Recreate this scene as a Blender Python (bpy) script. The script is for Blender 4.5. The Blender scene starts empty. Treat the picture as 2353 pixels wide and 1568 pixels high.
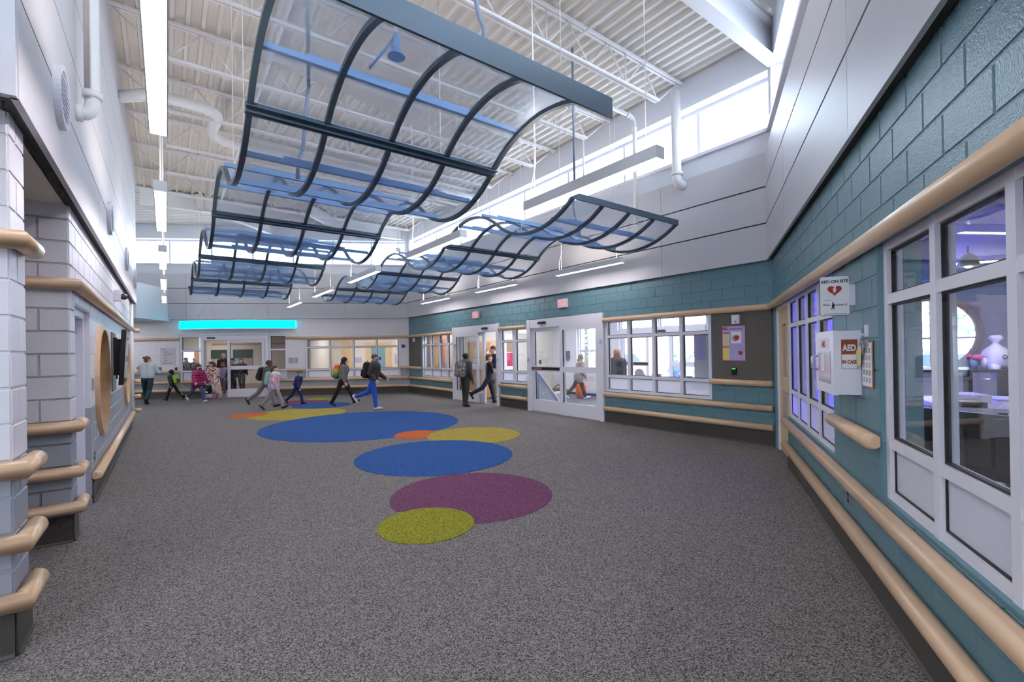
import bpy, bmesh, math, random
from mathutils import Vector, Matrix
random.seed(7)
SC = bpy.context.scene
COL = SC.collection
R3 = math.sqrt(3) / 2

# ------------------------------------------------------------------ camera, world, exposure
CAMH = 1.6633
cd = bpy.data.cameras.new('camera'); cam = bpy.data.objects.new('camera', cd); COL.objects.link(cam)
yaw, pit, rol = 1.449875, .002595, -.016307
fw = Vector((math.cos(yaw) * math.cos(pit), math.sin(yaw) * math.cos(pit), math.sin(pit)))
rt0 = Vector((math.sin(yaw), -math.cos(yaw), 0)); up0 = rt0.cross(fw)
rt = math.cos(rol) * rt0 + math.sin(rol) * up0; up = -math.sin(rol) * rt0 + math.cos(rol) * up0
m4 = Matrix((rt, up, -fw)).transposed().to_4x4(); m4.translation = (0, 0, CAMH)
cam.matrix_world = m4
cd.sensor_width = 36; cd.lens = 36 * 1057.256 / 2353; cd.shift_y = 19.79 / 2353; cd.clip_start = .05; cd.clip_end = 400
SC.camera = cam

w = bpy.data.worlds.new('sky'); SC.world = w; w.use_nodes = True
bg = w.node_tree.nodes['Background']; bg.inputs[0].default_value = (.74, .85, 1.0, 1); bg.inputs[1].default_value = 7.0
SC.view_settings.view_transform = 'Standard'; SC.view_settings.look = 'None'
SC.view_settings.gamma = 1; SC.view_settings.exposure = 1.02; SC.view_settings.use_curve_mapping = False
SC.cycles.use_adaptive_sampling = True; SC.cycles.adaptive_threshold = .04; SC.cycles.adaptive_min_samples = 12
SC.cycles.max_bounces = 6; SC.cycles.diffuse_bounces = 4; SC.cycles.glossy_bounces = 3
SC.cycles.transparent_max_bounces = 16; SC.cycles.use_denoising = True; SC.cycles.use_light_tree = False
SC.cycles.sample_clamp_indirect = 6; SC.cycles.caustics_reflective = False; SC.cycles.caustics_refractive = False

# ------------------------------------------------------------------ materials
def lin(c):
    return tuple((x / 12.92 if x <= .04045 else ((x + .055) / 1.055) ** 2.4) for x in [v / 255 for v in c])
MATS = {}
def mat(name, rgb, rough=.6, metal=0, bump=0, bscale=60, var=0, vscale=4, emit=0, spec=.5, coat=0):
    if name in MATS: return MATS[name]
    m = bpy.data.materials.new(name); m.use_nodes = True; nt = m.node_tree; p = nt.nodes['Principled BSDF']
    c = lin(rgb)
    p.inputs['Base Color'].default_value = (*c, 1); p.inputs['Roughness'].default_value = rough
    p.inputs['Metallic'].default_value = metal; p.inputs['Specular IOR Level'].default_value = spec
    if coat: p.inputs['Coat Weight'].default_value = coat; p.inputs['Coat Roughness'].default_value = .25
    if emit: p.inputs['Emission Color'].default_value = (*c, 1); p.inputs['Emission Strength'].default_value = emit
    if var or bump:
        tc = nt.nodes.new('ShaderNodeTexCoord')
        if var:
            nz = nt.nodes.new('ShaderNodeTexNoise'); nz.inputs['Scale'].default_value = vscale; nz.inputs['Detail'].default_value = 3
            nt.links.new(tc.outputs['Object'], nz.inputs['Vector'])
            mx = nt.nodes.new('ShaderNodeMixRGB'); mx.blend_type = 'MIX'
            mx.inputs[1].default_value = (*[x * (1 - var) for x in c], 1); mx.inputs[2].default_value = (*[min(1, x * (1 + var)) for x in c], 1)
            nt.links.new(nz.outputs['Fac'], mx.inputs[0]); nt.links.new(mx.outputs[0], p.inputs['Base Color'])
        if bump:
            nb = nt.nodes.new('ShaderNodeTexNoise'); nb.inputs['Scale'].default_value = bscale; nb.inputs['Detail'].default_value = 4
            nt.links.new(tc.outputs['Object'], nb.inputs['Vector'])
            b = nt.nodes.new('ShaderNodeBump'); b.inputs['Strength'].default_value = bump; b.inputs['Distance'].default_value = .01
            nt.links.new(nb.outputs['Fac'], b.inputs['Height']); nt.links.new(b.outputs[0], p.inputs['Normal'])
    MATS[name] = m
    return m
def emis(name, rgb, s):
    if name in MATS: return MATS[name]
    m = bpy.data.materials.new(name); m.use_nodes = True; nt = m.node_tree; nt.nodes.clear()
    e = nt.nodes.new('ShaderNodeEmission'); e.inputs[0].default_value = (*lin(rgb), 1); e.inputs[1].default_value = s
    o = nt.nodes.new('ShaderNodeOutputMaterial'); nt.links.new(e.outputs[0], o.inputs[0]); MATS[name] = m; return m
def sheet(name, tint, body, bodyfac, gloss=.06, rough=.05, transl=False, fres=.5, gcol=(1, 1, 1)):
    m = bpy.data.materials.new(name); m.use_nodes = True; nt = m.node_tree; nt.nodes.clear(); N = nt.nodes.new
    t = N('ShaderNodeBsdfTransparent'); t.inputs[0].default_value = (*tint, 1)
    d = N('ShaderNodeBsdfTranslucent' if transl else 'ShaderNodeBsdfDiffuse'); d.inputs[0].default_value = (*body, 1)
    g = N('ShaderNodeBsdfGlossy'); g.inputs['Roughness'].default_value = rough; g.inputs['Color'].default_value = (*gcol, 1)
    lw = N('ShaderNodeLayerWeight'); lw.inputs[0].default_value = .35
    a = N('ShaderNodeMixShader'); a.inputs[0].default_value = bodyfac
    mm = N('ShaderNodeMath'); mm.operation = 'MULTIPLY_ADD'; mm.inputs[1].default_value = fres; mm.inputs[2].default_value = gloss
    nt.links.new(lw.outputs['Fresnel'], mm.inputs[0])
    b = N('ShaderNodeMixShader'); nt.links.new(mm.outputs[0], b.inputs[0])
    nt.links.new(t.outputs[0], a.inputs[1]); nt.links.new(d.outputs[0], a.inputs[2])
    nt.links.new(a.outputs[0], b.inputs[1]); nt.links.new(g.outputs[0], b.inputs[2])
    o = N('ShaderNodeOutputMaterial'); nt.links.new(b.outputs[0], o.inputs[0]); MATS[name] = m; return m

TEAL = mat('teal_paint', (98, 136, 147), .27, bump=.5, bscale=90, var=.06)
WHITEB = mat('white_block_paint', (222, 219, 224), .42, bump=.22, bscale=90, var=.03)
GREYB = mat('grey_block_paint', (158, 161, 170), .42, bump=.22, bscale=90, var=.03)
CREAM = mat('cream_paint', (226, 218, 202), .6, var=.02)
PANELM = mat('wall_panel_paint', (205, 203, 208), .45, var=.015, vscale=2)
DRY = mat('white_drywall', (226, 228, 234), .6)
WHITE = mat('white_frame_paint', (226, 224, 232), .38)
STEELW = mat('white_steel_paint', (230, 229, 228), .5)
DECKM = mat('roof_deck_paint', (226, 222, 214), .55)
MAPLE = mat('maple_wood', (218, 184, 146), .33, var=.12, vscale=7, coat=.25)
OAK = mat('oak_veneer', (206, 150, 92), .45, var=.12, vscale=5)
BASE = mat('rubber_base', (76, 71, 66), .45, var=.06)
BLACK = mat('black_plastic', (22, 22, 24), .4)
GASK = mat('black_gasket', (30, 28, 26), .5)
CANM = mat('blue_grey_metal', (72, 90, 104), .38, metal=.15)
CANB = mat('blue_strut_metal', (118, 152, 196), .4, metal=.1)
ALU = mat('aluminium', (190, 192, 196), .3, metal=.9)
TACK = mat('tackable_fabric', (104, 99, 92), .95, var=.22, vscale=160, bump=.3, bscale=300)
GLASS = sheet('clear_glass', (.94, .965, .975), (.8, .85, .9), .012, .02, .02, fres=.22)
def frost():
    m = bpy.data.materials.new('frosted_film'); m.use_nodes = True; nt = m.node_tree; nt.nodes.clear(); N = nt.nodes.new
    a = N('ShaderNodeBsdfDiffuse'); a.inputs[0].default_value = (.82, .82, .86, 1); t = N('ShaderNodeBsdfTranslucent'); t.inputs[0].default_value = (.86, .87, .92, 1)
    x = N('ShaderNodeMixShader'); x.inputs[0].default_value = .55; o = N('ShaderNodeOutputMaterial')
    nt.links.new(a.outputs[0], x.inputs[1]); nt.links.new(t.outputs[0], x.inputs[2]); nt.links.new(x.outputs[0], o.inputs[0]); return m
FROST = frost()
CANSHEET = sheet('canopy_acrylic', (.90, .94, .98), (.42, .62, .94), .24, .01, .3, fres=.12, gcol=(.62, .78, 1))
TUBE = emis('lamp_diffuser', (255, 246, 250), 16.0); UPTUBE = emis('lamp_uplight', (255, 240, 228), 16.0)
SHADOWGAP = mat('dark_reveal', (70, 72, 68), .8)
PAPER = mat('paper', (232, 230, 234), .8)
INK = mat('ink', (34, 32, 36), .7)
RED = mat('sign_red', (176, 44, 38), .5)
YEL = mat('yellow_paper', (232, 226, 96), .8)

def carpet(name, a, b, cscale=170):
    m = bpy.data.materials.new(name); m.use_nodes = True; nt = m.node_tree; p = nt.nodes['Principled BSDF']; N = nt.nodes.new
    p.inputs['Roughness'].default_value = .95; p.inputs['Specular IOR Level'].default_value = .15
    tc = N('ShaderNodeTexCoord'); v = N('ShaderNodeTexVoronoi'); v.inputs['Scale'].default_value = cscale
    nt.links.new(tc.outputs['Object'], v.inputs['Vector'])
    sp = N('ShaderNodeSeparateColor'); nt.links.new(v.outputs['Color'], sp.inputs[0])
    cr = N('ShaderNodeValToRGB'); cr.color_ramp.elements[0].position = .08; cr.color_ramp.elements[1].position = .92
    cr.color_ramp.elements[0].color = (*lin(a), 1); cr.color_ramp.elements[1].color = (*lin(b), 1)
    nt.links.new(sp.outputs[0], cr.inputs[0]); nt.links.new(cr.outputs[0], p.inputs['Base Color'])
    bm_ = N('ShaderNodeBump'); bm_.inputs['Strength'].default_value = .5; bm_.inputs['Distance'].default_value = .006
    nt.links.new(v.outputs['Distance'], bm_.inputs['Height']); nt.links.new(bm_.outputs[0], p.inputs['Normal'])
    MATS[name] = m; return m
CARPET = carpet('grey_carpet', (62, 58, 54), (158, 152, 150))

# ------------------------------------------------------------------ mesh helpers
LOC = {}
class MB:
    """collects vertices and faces in world space; build() links them as one mesh object"""
    def __init__(s): s.v = []; s.f = []; s.mi = []; s.smooth = []
    def add(s, verts, faces, smooth=False, mi=0):
        o = len(s.v); s.v += [Vector(x) for x in verts]
        for f in faces: s.f.append([o + i for i in f]); s.mi.append(mi); s.smooth.append(smooth)
        return s
    def box(s, F, a, b, mi=0):
        (x0, y0, z0), (x1, y1, z1) = a, b
        P = [F @ Vector(p) for p in ((x0, y0, z0), (x1, y0, z0), (x1, y1, z0), (x0, y1, z0), (x0, y0, z1), (x1, y0, z1), (x1, y1, z1), (x0, y1, z1))]
        return s.add(P, [(0, 3, 2, 1), (4, 5, 6, 7), (0, 1, 5, 4), (1, 2, 6, 5), (2, 3, 7, 6), (3, 0, 4, 7)], mi=mi)
    def prism(s, F, poly, h0, h1, axis='z', smooth=False, mi=0):
        """poly: 2D outline; extruded along the axis from h0 to h1"""
        def q(p, h):
            return F @ Vector((p[0], p[1], h) if axis == 'z' else ((p[0], h, p[1]) if axis == 'y' else (h, p[0], p[1])))
        n = len(poly)
        V = [q(p, h0) for p in poly] + [q(p, h1) for p in poly]
        s.add(V, [tuple(range(n)), tuple(range(2 * n - 1, n - 1, -1))], mi=mi)
        s.add(V, [(i, (i + 1) % n, n + (i + 1) % n, n + i) for i in range(n)], smooth=smooth, mi=mi)
        return s
    def tube(s, pts, r, n=8, cap=True, mi=0):
        """swept round tube through pts (r: number or list)"""
        pts = [Vector(p) for p in pts]; rr = r if isinstance(r, (list, tuple)) else [r] * len(pts)
        V = []; prev = None
        for i, p in enumerate(pts):
            d = (pts[min(i + 1, len(pts) - 1)] - pts[max(i - 1, 0)]).normalized()
            a = Vector((0, 0, 1)) if abs(d.z) < .9 else Vector((1, 0, 0))
            if prev is not None: a = prev
            x = (a - d * a.dot(d)).normalized(); y = d.cross(x); prev = x
            for k in range(n):
                t = 2 * math.pi * k / n; V.append(p + x * rr[i] * math.cos(t) + y * rr[i] * math.sin(t))
        m = len(pts)
        s.add(V, [(i * n + k, i * n + (k + 1) % n, (i + 1) * n + (k + 1) % n, (i + 1) * n + k) for i in range(m - 1) for k in range(n)], smooth=True, mi=mi)
        if cap:
            s.add(V[:n], [tuple(range(n))[::-1]], mi=mi); s.add(V[-n:], [tuple(range(n))], mi=mi)
        return s
    def ball(s, c, r, seg=12, rings=8, F=None, mi=0):
        c = Vector(c); r = Vector((r, r, r)) if not hasattr(r, '__len__') else Vector(r)
        V = [Vector((0, 0, r.z))]
        for i in range(1, rings):
            t = math.pi * i / rings
            for k in range(seg):
                q = 2 * math.pi * k / seg; V.append(Vector((r.x * math.sin(t) * math.cos(q), r.y * math.sin(t) * math.sin(q), r.z * math.cos(t))))
        V.append(Vector((0, 0, -r.z)))
        if F is not None: V = [F @ v for v in V]
        V = [c + v for v in V]; fs = []
        for k in range(seg): fs.append((0, 1 + k, 1 + (k + 1) % seg))
        for i in range(rings - 2):
            for k in range(seg):
                a = 1 + i * seg + k; b = 1 + i * seg + (k + 1) % seg; fs.append((a, a + seg, b + seg, b))
        e = len(V) - 1; st = 1 + (rings - 2) * seg
        for k in range(seg): fs.append((e, st + (k + 1) % seg, st + k))
        return s.add(V, fs, smooth=True, mi=mi)
    def ring(s, F, c, r0, r1, d0, d1, n=48):
        """flat ring (annulus) in the F xz-plane, extruded along y from d0 to d1"""
        V = []
        for k in range(n):
            t = 2 * math.pi * k / n
            for r_, d in ((r0, d0), (r1, d0), (r1, d1), (r0, d1)): V.append(F @ Vector((c[0] + r_ * math.cos(t), d, c[1] + r_ * math.sin(t))))
        fs = [(4 * k + j, 4 * k + (j + 1) % 4, 4 * ((k + 1) % n) + (j + 1) % 4, 4 * ((k + 1) % n) + j) for k in range(n) for j in range(4)]
        return s.add(V, fs)
    def disc(s, F, c, r, d0, d1, n=32):
        return s.prism(F, [(c[0] + r * math.cos(2 * math.pi * k / n), c[1] + r * math.sin(2 * math.pi * k / n)) for k in range(n)], d0, d1, axis='y')
    def build(s, name, m, parent=None, fix=True, loc=None):
        me = bpy.data.meshes.new(name)
        if parent is not None: o0 = LOC.get(parent.name, Vector())
        elif loc is not None: o0 = Vector(loc)
        else:
            lo = Vector([min(v[i] for v in s.v) for i in range(3)]); hi = Vector([max(v[i] for v in s.v) for i in range(3)])
            o0 = Vector(((lo.x + hi.x) / 2, (lo.y + hi.y) / 2, lo.z))
        me.from_pydata([v - o0 for v in s.v], [], s.f)
        for k, mm in enumerate(m if isinstance(m, (list, tuple)) else [m]): me.materials.append(mm)
        me.polygons.foreach_set('material_index', s.mi); me.polygons.foreach_set('use_smooth', s.smooth)
        if fix:
            b = bmesh.new(); b.from_mesh(me); bmesh.ops.remove_doubles(b, verts=b.verts, dist=1e-6)
            bmesh.ops.recalc_face_normals(b, faces=b.faces); b.to_mesh(me); b.free()
        ob = bpy.data.objects.new(name, me); COL.objects.link(ob)
        if parent is not None: ob.parent = parent; LOC[ob.name] = o0
        else: ob.location = o0; LOC[ob.name] = o0
        return ob
def tag(o, label=None, cat=None, group=None, kind=None):
    if label: o['label'] = label
    if cat: o['category'] = cat
    if group: o['group'] = group
    if kind: o['kind'] = kind
    return o
def empty(name, loc, label=None, cat=None, group=None, kind=None):
    o = bpy.data.objects.new(name, None); COL.objects.link(o); o.location = loc; o.empty_display_size = .1
    LOC[o.name] = Vector(loc); return tag(o, label, cat, group, kind)
def text(body, F, size, name, m, parent, align='CENTER', ext=.0008, bold=0, sx=1.0):
    """flat lettering; F maps (right, up, out) to world"""
    cu = bpy.data.curves.new(name, 'FONT'); cu.body = body; cu.size = size; cu.align_x = align; cu.extrude = ext; cu.offset = bold
    t = bpy.data.objects.new('tmp', cu); COL.objects.link(t)
    dg = bpy.context.evaluated_depsgraph_get(); me = bpy.data.meshes.new_from_object(t.evaluated_get(dg))
    bpy.data.objects.remove(t); bpy.data.curves.remove(cu)
    me.name = name; o0 = LOC.get(parent.name, Vector())
    for v in me.vertices:
        v.co = F @ Vector((v.co.x * sx, v.co.y, v.co.z)) - o0
    me.materials.clear(); me.materials.append(m)
    ob = bpy.data.objects.new(name, me); COL.objects.link(ob); ob.parent = parent; LOC[ob.name] = o0
    return ob

# ------------------------------------------------------------------ frames: (along, into the room, up)
P1 = Vector((-1.934, 19.4336)); P2 = Vector((5.2183, 7.0443))
def frame(O, u, m):
    M = Matrix(((u[0], m[0], 0, O[0]), (u[1], m[1], 0, O[1]), (0, 0, 1, 0), (0, 0, 0, 1))); return M
FB = frame(P2, (-.5, R3), (-R3, -.5))        # door wall
FR = frame(P2, (-.5, -R3), (-R3, .5))        # near teal wall
FW = frame(P1, (-1, 0), (0, -1))             # far wall
FL = frame((-.6, -.3465), (-.5, R3), (R3, .5))   # left wall, along = u
FH = frame((0, 0), (-.5, R3), (R3, .5))      # hall: u along, v across
ID = Matrix.Identity(4)
def rframe(F, s, d, z):
    """lettering frame on a wall: x to the viewer's right, y up, z out of the wall"""
    o = F @ Vector((s, d, z)); n = (F.to_3x3() @ Vector((0, 1, 0))).normalized(); r = (-n).cross(Vector((0, 0, 1)))
    M = Matrix((r, Vector((0, 0, 1)), n)).transposed().to_4x4(); M.translation = o; return M
U0 = 3.4914; UW = 17.797

# ------------------------------------------------------------------ block walls
COURSE = .2032; Z00 = .0747 - .2032
MESHC = {}
def subtract(r, holes):
    out = [r]
    for h in holes:
        nxt = []
        for (a, b, c, d) in out:
            A, B, C, D = max(a, h[0]), min(b, h[1]), max(c, h[2]), min(d, h[3])
            if A >= B or C >= D: nxt.append((a, b, c, d)); continue
            if a < A: nxt.append((a, A, c, d))
            if B < b: nxt.append((B, b, c, d))
            if c < C: nxt.append((A, B, c, C))
            if D < d: nxt.append((A, B, D, d))
        out = nxt
    return [r for r in out if r[1] - r[0] > .025 and r[3] - r[2] > .025]
def block_mesh(w_, h_, mname, m):
    key = (round(w_, 3), round(h_, 3), mname)
    if key in MESHC: return MESHC[key]
    g = .004; c = .007; a, b = w_ / 2 - g, h_ / 2 - g
    V = [(-a, -.014, -b), (a, -.014, -b), (a, -.014, b), (-a, -.014, b), (-a + c, 0, -b + c), (a - c, 0, -b + c), (a - c, 0, b - c), (-a + c, 0, b - c)]
    me = bpy.data.meshes.new('block'); me.from_pydata(V, [], [(4, 5, 6, 7), (0, 1, 5, 4), (1, 2, 6, 5), (2, 3, 7, 6), (3, 0, 4, 7)])
    me.materials.append(m); MESHC[key] = me; return me
def blocks(F, wall, s0, s1, z0, z1, holes, mfun, phase=0, maxparts=300):
    """running-bond painted blocks on a wall face; nearest ones as parts, the rest joined"""
    rects = []; k = 0; z = Z00
    flip = F.to_3x3().determinant() < 0
    while z < z1:
        a, b = max(z, z0), min(z + COURSE, z1)
        if b - a > .03:
            x = s0 - (.2032 if k % 2 else 0) - phase
            while x < s1:
                p, q = max(x, s0), min(x + .4064, s1)
                if q - p > .03: rects += [r for r in subtract((p, q, a, b), holes)]
                x += .4064
        z += COURSE; k += 1
    rects.sort(key=lambda r: (F @ Vector(((r[0] + r[1]) / 2, 0, (r[2] + r[3]) / 2)) - Vector((0, 0, CAMH))).length)
    M3 = F.to_3x3().to_4x4(); o0 = LOC[wall.name]
    for r in rects[:maxparts]:
        m = mfun((r[2] + r[3]) / 2)
        me = block_mesh(r[1] - r[0], r[3] - r[2], m.name + ('f' if flip else ''), m)
        if flip and not me.get('fl'): me.flip_normals(); me['fl'] = 1
        ob = bpy.data.objects.new('block', me); COL.objects.link(ob); ob.parent = wall
        M = M3.copy(); M.translation = F @ Vector(((r[0] + r[1]) / 2, 0, (r[2] + r[3]) / 2)) - o0; ob.matrix_local = M
    if rects[maxparts:]:
        b = MB(); ms = []
        for r in rects[maxparts:]:
            m = mfun((r[2] + r[3]) / 2)
            if m not in ms: ms.append(m)
            me = block_mesh(r[1] - r[0], r[3] - r[2], m.name + ('f' if flip else ''), m)
            c = Vector(((r[0] + r[1]) / 2, 0, (r[2] + r[3]) / 2))
            b.add([F @ (v.co + c) for v in me.vertices], [tuple(p.vertices) for p in me.polygons], mi=ms.index(m))
        ob = b.build('block_courses', ms, wall, fix=False); ob['kind'] = 'stuff'
def slabs(F, name, s0, s1, z0, z1, holes, d0, d1, m, label=None, low=None):
    b = MB(); cut = [(z0, z1, 0)] if low is None else [(z0, 1.0907, 1), (1.0907, z1, 0)]
    for za, zb, mi in cut:
        for r in subtract((s0, s1, za, zb), holes): b.box(F, (r[0], d0, r[2]), (r[1], d1, r[3]), mi=mi)
    o = b.build(name, m if low is None else [m, low]); o['kind'] = 'structure'
    if label: o['label'] = label
    return o
# ------------------------------------------------------------------ floor, carpet inlays
fl = MB().prism(ID, [(-16, -4), (11.5, -4), (11.5, 4.9), (10.74, 6.2), (-.26, 25.25), (-3, 30), (-16, 30)], -.08, 0).build('floor', CARPET, loc=(0, 0, 0)); fl['kind'] = 'structure'
fl['label'] = 'speckled grey carpet floor of the lobby'
INL = [(-.31, 4.52, .46, .006), (.16, 5.38, .93, .003), (-.36, 7.5, 1.24, .0055), (-2.19, 11.21, 2.21, .004), (.32, 9.19, .92, .0045), (-.79, 9.48, .46, .0042), (-4.42, 13.53, 1.26, .003), (-5.73, 13.49, .47, .004), (-4.34, 15.52, .89, .005), (-5.33, 16.56, .92, .0045), (-5.0, 17.7, .47, .006)]
def inlay(n, x, y, r, z, rgb, label):
    a = tuple(int(c * .62) for c in rgb); b = tuple(min(255, int(c * 1.25)) for c in rgb)
    m = MATS.get('carpet_' + n) or carpet('carpet_' + n, a, b)
    P = []
    for k in range(128):
        q = 2 * math.pi * k / 128; dx, dy = math.cos(q), math.sin(q); rr = r
        for (cx, cy, cr, cz) in INL:
            if cz <= z or (cx, cy) == (x, y): continue
            ox, oy = cx - x, cy - y; tb = ox * dx + oy * dy; dd = tb * tb - (ox * ox + oy * oy - cr * cr)
            if dd > 0 and tb - math.sqrt(dd) > 0: rr = min(rr, tb - math.sqrt(dd) - .002)
        P.append((x + rr * dx, y + rr * dy))
    o = MB().prism(ID, P, .0004, z).build('carpet_inlay', m)
    tag(o, label, 'carpet inlay', 'coloured carpet circles')
LIME, PURP, BLUE, ORG, OLV = (140, 138, 44), (114, 70, 98), (48, 86, 146), (198, 100, 52), (166, 148, 66)
inlay('lime', -.31, 4.52, .46, .006, LIME, 'small lime green carpet circle nearest the camera, overlapping the plum circle')
inlay('plum', .16, 5.38, .93, .003, PURP, 'plum purple carpet circle under the near lime circle')
inlay('blue', -.36, 7.50, 1.24, .0055, BLUE, 'medium blue carpet circle between the plum and the large blue circle')
inlay('blue', -2.19, 11.21, 2.21, .004, BLUE, 'largest blue carpet circle in the middle of the lobby')
inlay('olive', .32, 9.19, .92, .0045, OLV, 'mustard carpet circle beside the small orange one near the sliding doors')
inlay('orange', -.79, 9.48, .46, .0042, ORG, 'small orange carpet circle on the edge of the largest blue circle')
inlay('olive', -4.42, 13.53, 1.26, .003, OLV, 'far mustard carpet circle partly under the largest blue circle')
inlay('orange', -5.73, 13.49, .47, .004, ORG, 'small orange carpet circle on the edge of the far mustard circle')
inlay('blue', -4.34, 15.52, .89, .005, BLUE, 'far blue carpet circle beneath the child with the rainbow backpack')
inlay('plum', -5.33, 16.56, .92, .0045, PURP, 'far plum carpet circle near the corridor doors')
inlay('lime', -5.0, 17.7, .47, .006, LIME, 'farthest small lime carpet circle by the far wall')

# ------------------------------------------------------------------ walls
HP = 3.10; ROOF = 6.82; SILL = 5.30; HEAD = 6.28
def grey_white(z): return GREYB if z < 1.17 else WHITEB
teal = lambda z: TEAL
# door wall (B) openings: (s0, s1, z0, z1)
B_W1 = (10.63, 13.09, .70, 2.33); B_D1 = (7.82, 10.63, 0, 2.52); B_W2 = (6.46, 7.82, .72, 2.33); B_D2 = (3.68, 6.46, 0, 2.52); B_W3 = (1.09, 3.68, .70, 2.35)
B_H = [B_W1, B_D1, B_W2, B_D2, B_W3]; LB = 14.305
wB = slabs(FB, 'wall_doors', 0, LB, 0, HP + .1, B_H, -.22, -.006, TEAL, 'teal painted block wall with the sliding entrance doors')
blocks(FB, wB, 0, LB, 0, HP + .02, B_H, teal, phase=.16)
# near right wall (R)
R_D = (.16, 1.38, 0, 2.30); R_W1 = (1.38, 3.93, .70, 2.30); R_W2 = (5.11, 8.4, .70, 2.30); LR = 11.6
R_H = [R_D, R_W1, R_W2]
wR = slabs(FR, 'wall_right', 0, LR, 0, HP + .1, R_H, -.22, -.006, TEAL, 'teal painted block wall nearest the camera with office windows')
blocks(FR, wR, 0, LR, 0, HP + .02, R_H, teal, phase=.285)
# far wall (W)
W_D = (5.5, 8.0, 0, 2.46); W_S1 = (8.0, 8.80, .63, 2.46); W_S2 = (4.82, 5.5, .63, 2.46); W_W = (.36, 4.10, .66, 2.28); LW = 11.6
W_H = [W_D, W_S1, W_S2, W_W]
wW = slabs(FW, 'wall_back', -.3, LW, 0, HP + .1, W_H, -.22, -.006, WHITEB, 'white and grey painted block wall at the far end of the lobby', low=GREYB)
blocks(FW, wW, 0, LW, 0, HP + .02, W_H, grey_white, phase=.1)
# left wall (L): pier, passage, pier, door, long wall with round windows
wL = empty('wall_left', FL @ Vector((3.745, 0, 0)), 'white painted block wall with two piers and round windows', kind='structure')
RW = [(8.18, 1.365, .72), (12.75, 1.365, .72)]
def round_hole(x, z, r, side, d0, d1, m, parent):
    b = MB(); n = 48; V = []
    for k in range(n):
        t = 2 * math.pi * k / n; c, s_ = math.cos(t), math.sin(t); e = side / max(abs(c), abs(s_))
        for q in (r, e):
            for d in (d0, d1): V.append(FL @ Vector((x + q * c, d, z + q * s_)))
    b.add(V, [f for k in range(n) for f in ((4 * k, 4 * k + 2, 4 * ((k + 1) % n) + 2, 4 * ((k + 1) % n)), (4 * k + 1, 4 * k + 3, 4 * ((k + 1) % n) + 3, 4 * ((k + 1) % n) + 1), (4 * k, 4 * k + 1, 4 * ((k + 1) % n) + 1, 4 * ((k + 1) % n)))])
    return b.build('wall_core', m, parent)
for a, b, hs in ((3.745, 4.09, []), (5.74, 14.35, [(6.02, 7.08, 0, 2.18)])):
    mb = MB(); bh = list(hs)
    if b > 5:
        for x, z, r in RW:
            hs = hs + [(x - .8, x + .8, z - .8, z + .8)]
            for k in range(16):
                za = Z00 + k * COURSE; zb = za + COURSE; dz = 0 if za < z < zb else min(abs(za - z), abs(zb - z))
                if dz < r - .04: q = math.sqrt((r - .04) ** 2 - dz * dz); bh.append((x - q, x + q, za - .001, zb + .001))
            round_hole(x, z, r - .05, .8, -.3, -.006, WHITEB, wL)
    for za, zb, mi in ((0, 1.0907, 1), (1.0907, HP, 0)):
        for r in subtract((a + .008, b - .008, za, zb), hs): mb.box(FL, (r[0], -.6 if b < 5 else -.3, r[2]), (r[1], -.006, r[3]), mi=mi)
    mb.build('wall_core', [WHITEB, GREYB], wL)
    blocks(FL, wL, a, b, 0, HP, bh, grey_white, phase=.05, maxparts=240 if b > 5 else 60)
# faces of the piers that look back along the hall
FP1 = frame((FL @ Vector((3.745, 0, 0))).xy, (-R3, -.5), (.5, -R3)); FP2 = frame((FL @ Vector((5.74, 0, 0))).xy, (-R3, -.5), (.5, -R3))
blocks(FP1, wL, 0, .62, 0, HP, [], grey_white, phase=.0); blocks(FP2, wL, 0, .62, 0, HP, [], grey_white, phase=.2)
MB().box(FL, (5.748, -.8, 0), (6.02, -.006, 1.0907), mi=1).box(FL, (5.748, -.8, 1.0907), (6.02, -.006, HP)).build('wall_core', [WHITEB, GREYB], wL)
blocks(frame((FL @ Vector((4.09, 0, 0))).xy, (-R3, -.5), (-.5, R3)), wL, 0, .6, 0, HP, [], grey_white)
# passage behind the piers
MB().box(FL, (4.0, -2.6, 0), (6.2, -2.5, HP)).box(FL, (3.2, -6.5, 0), (3.3, -.64, HP)).box(FL, (6.02, -2.5, 0), (6.1, -.8, HP)).build('passage_wall', CREAM, wL)
MB().box(FL, (2.9, -2.6, HP - .05), (6.02, -.03, HP - .01)).build('passage_ceiling', CREAM, wL)
# end return of the long wall with white post
MB().box(FL, (14.35, -2.2, 0), (14.65, -.02, HP)).box(FL, (14.35, -8.5, 0), (14.63, -2.2, ROOF)).build('wall_core', WHITEB, wL)
blocks(frame((FL @ Vector((14.65, 0, 0))).xy, (-R3, -.5), (-.5, R3)), wL, 0, 2.2, 0, HP, [], grey_white, maxparts=20)

# upper walls with clerestory openings
def upper(F, name, s0, s1, holes, label):
    return slabs(F, name, s0, s1, HP + .1, ROOF, holes, -.34, -.02, DRY, label)
uB = upper(FB, 'wall_doors_upper', -.1, LB + .25, [(.02, LB - .12, SILL, HEAD)], 'white upper wall with clerestory windows above the sliding doors')
uR = upper(FR, 'wall_right_upper', -.1, LR, [(.1, LR - .3, SILL, HEAD)], 'white upper wall with clerestory windows above the near teal wall')
uW = upper(FW, 'wall_back_upper', -.3, LW + 3, [(.12, 13.0, SILL, HEAD)], 'white upper wall with clerestory windows at the far end')
uL = slabs(FL, 'wall_left_upper', 3.5, 15.6, HP, ROOF, [], -.34, -.02, DRY, 'white upper wall above the round windows')
MB().box(FL, (3.5, -3.0, HP), (3.56, -.02, ROOF)).build('wall_return', DRY, uL)

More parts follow.
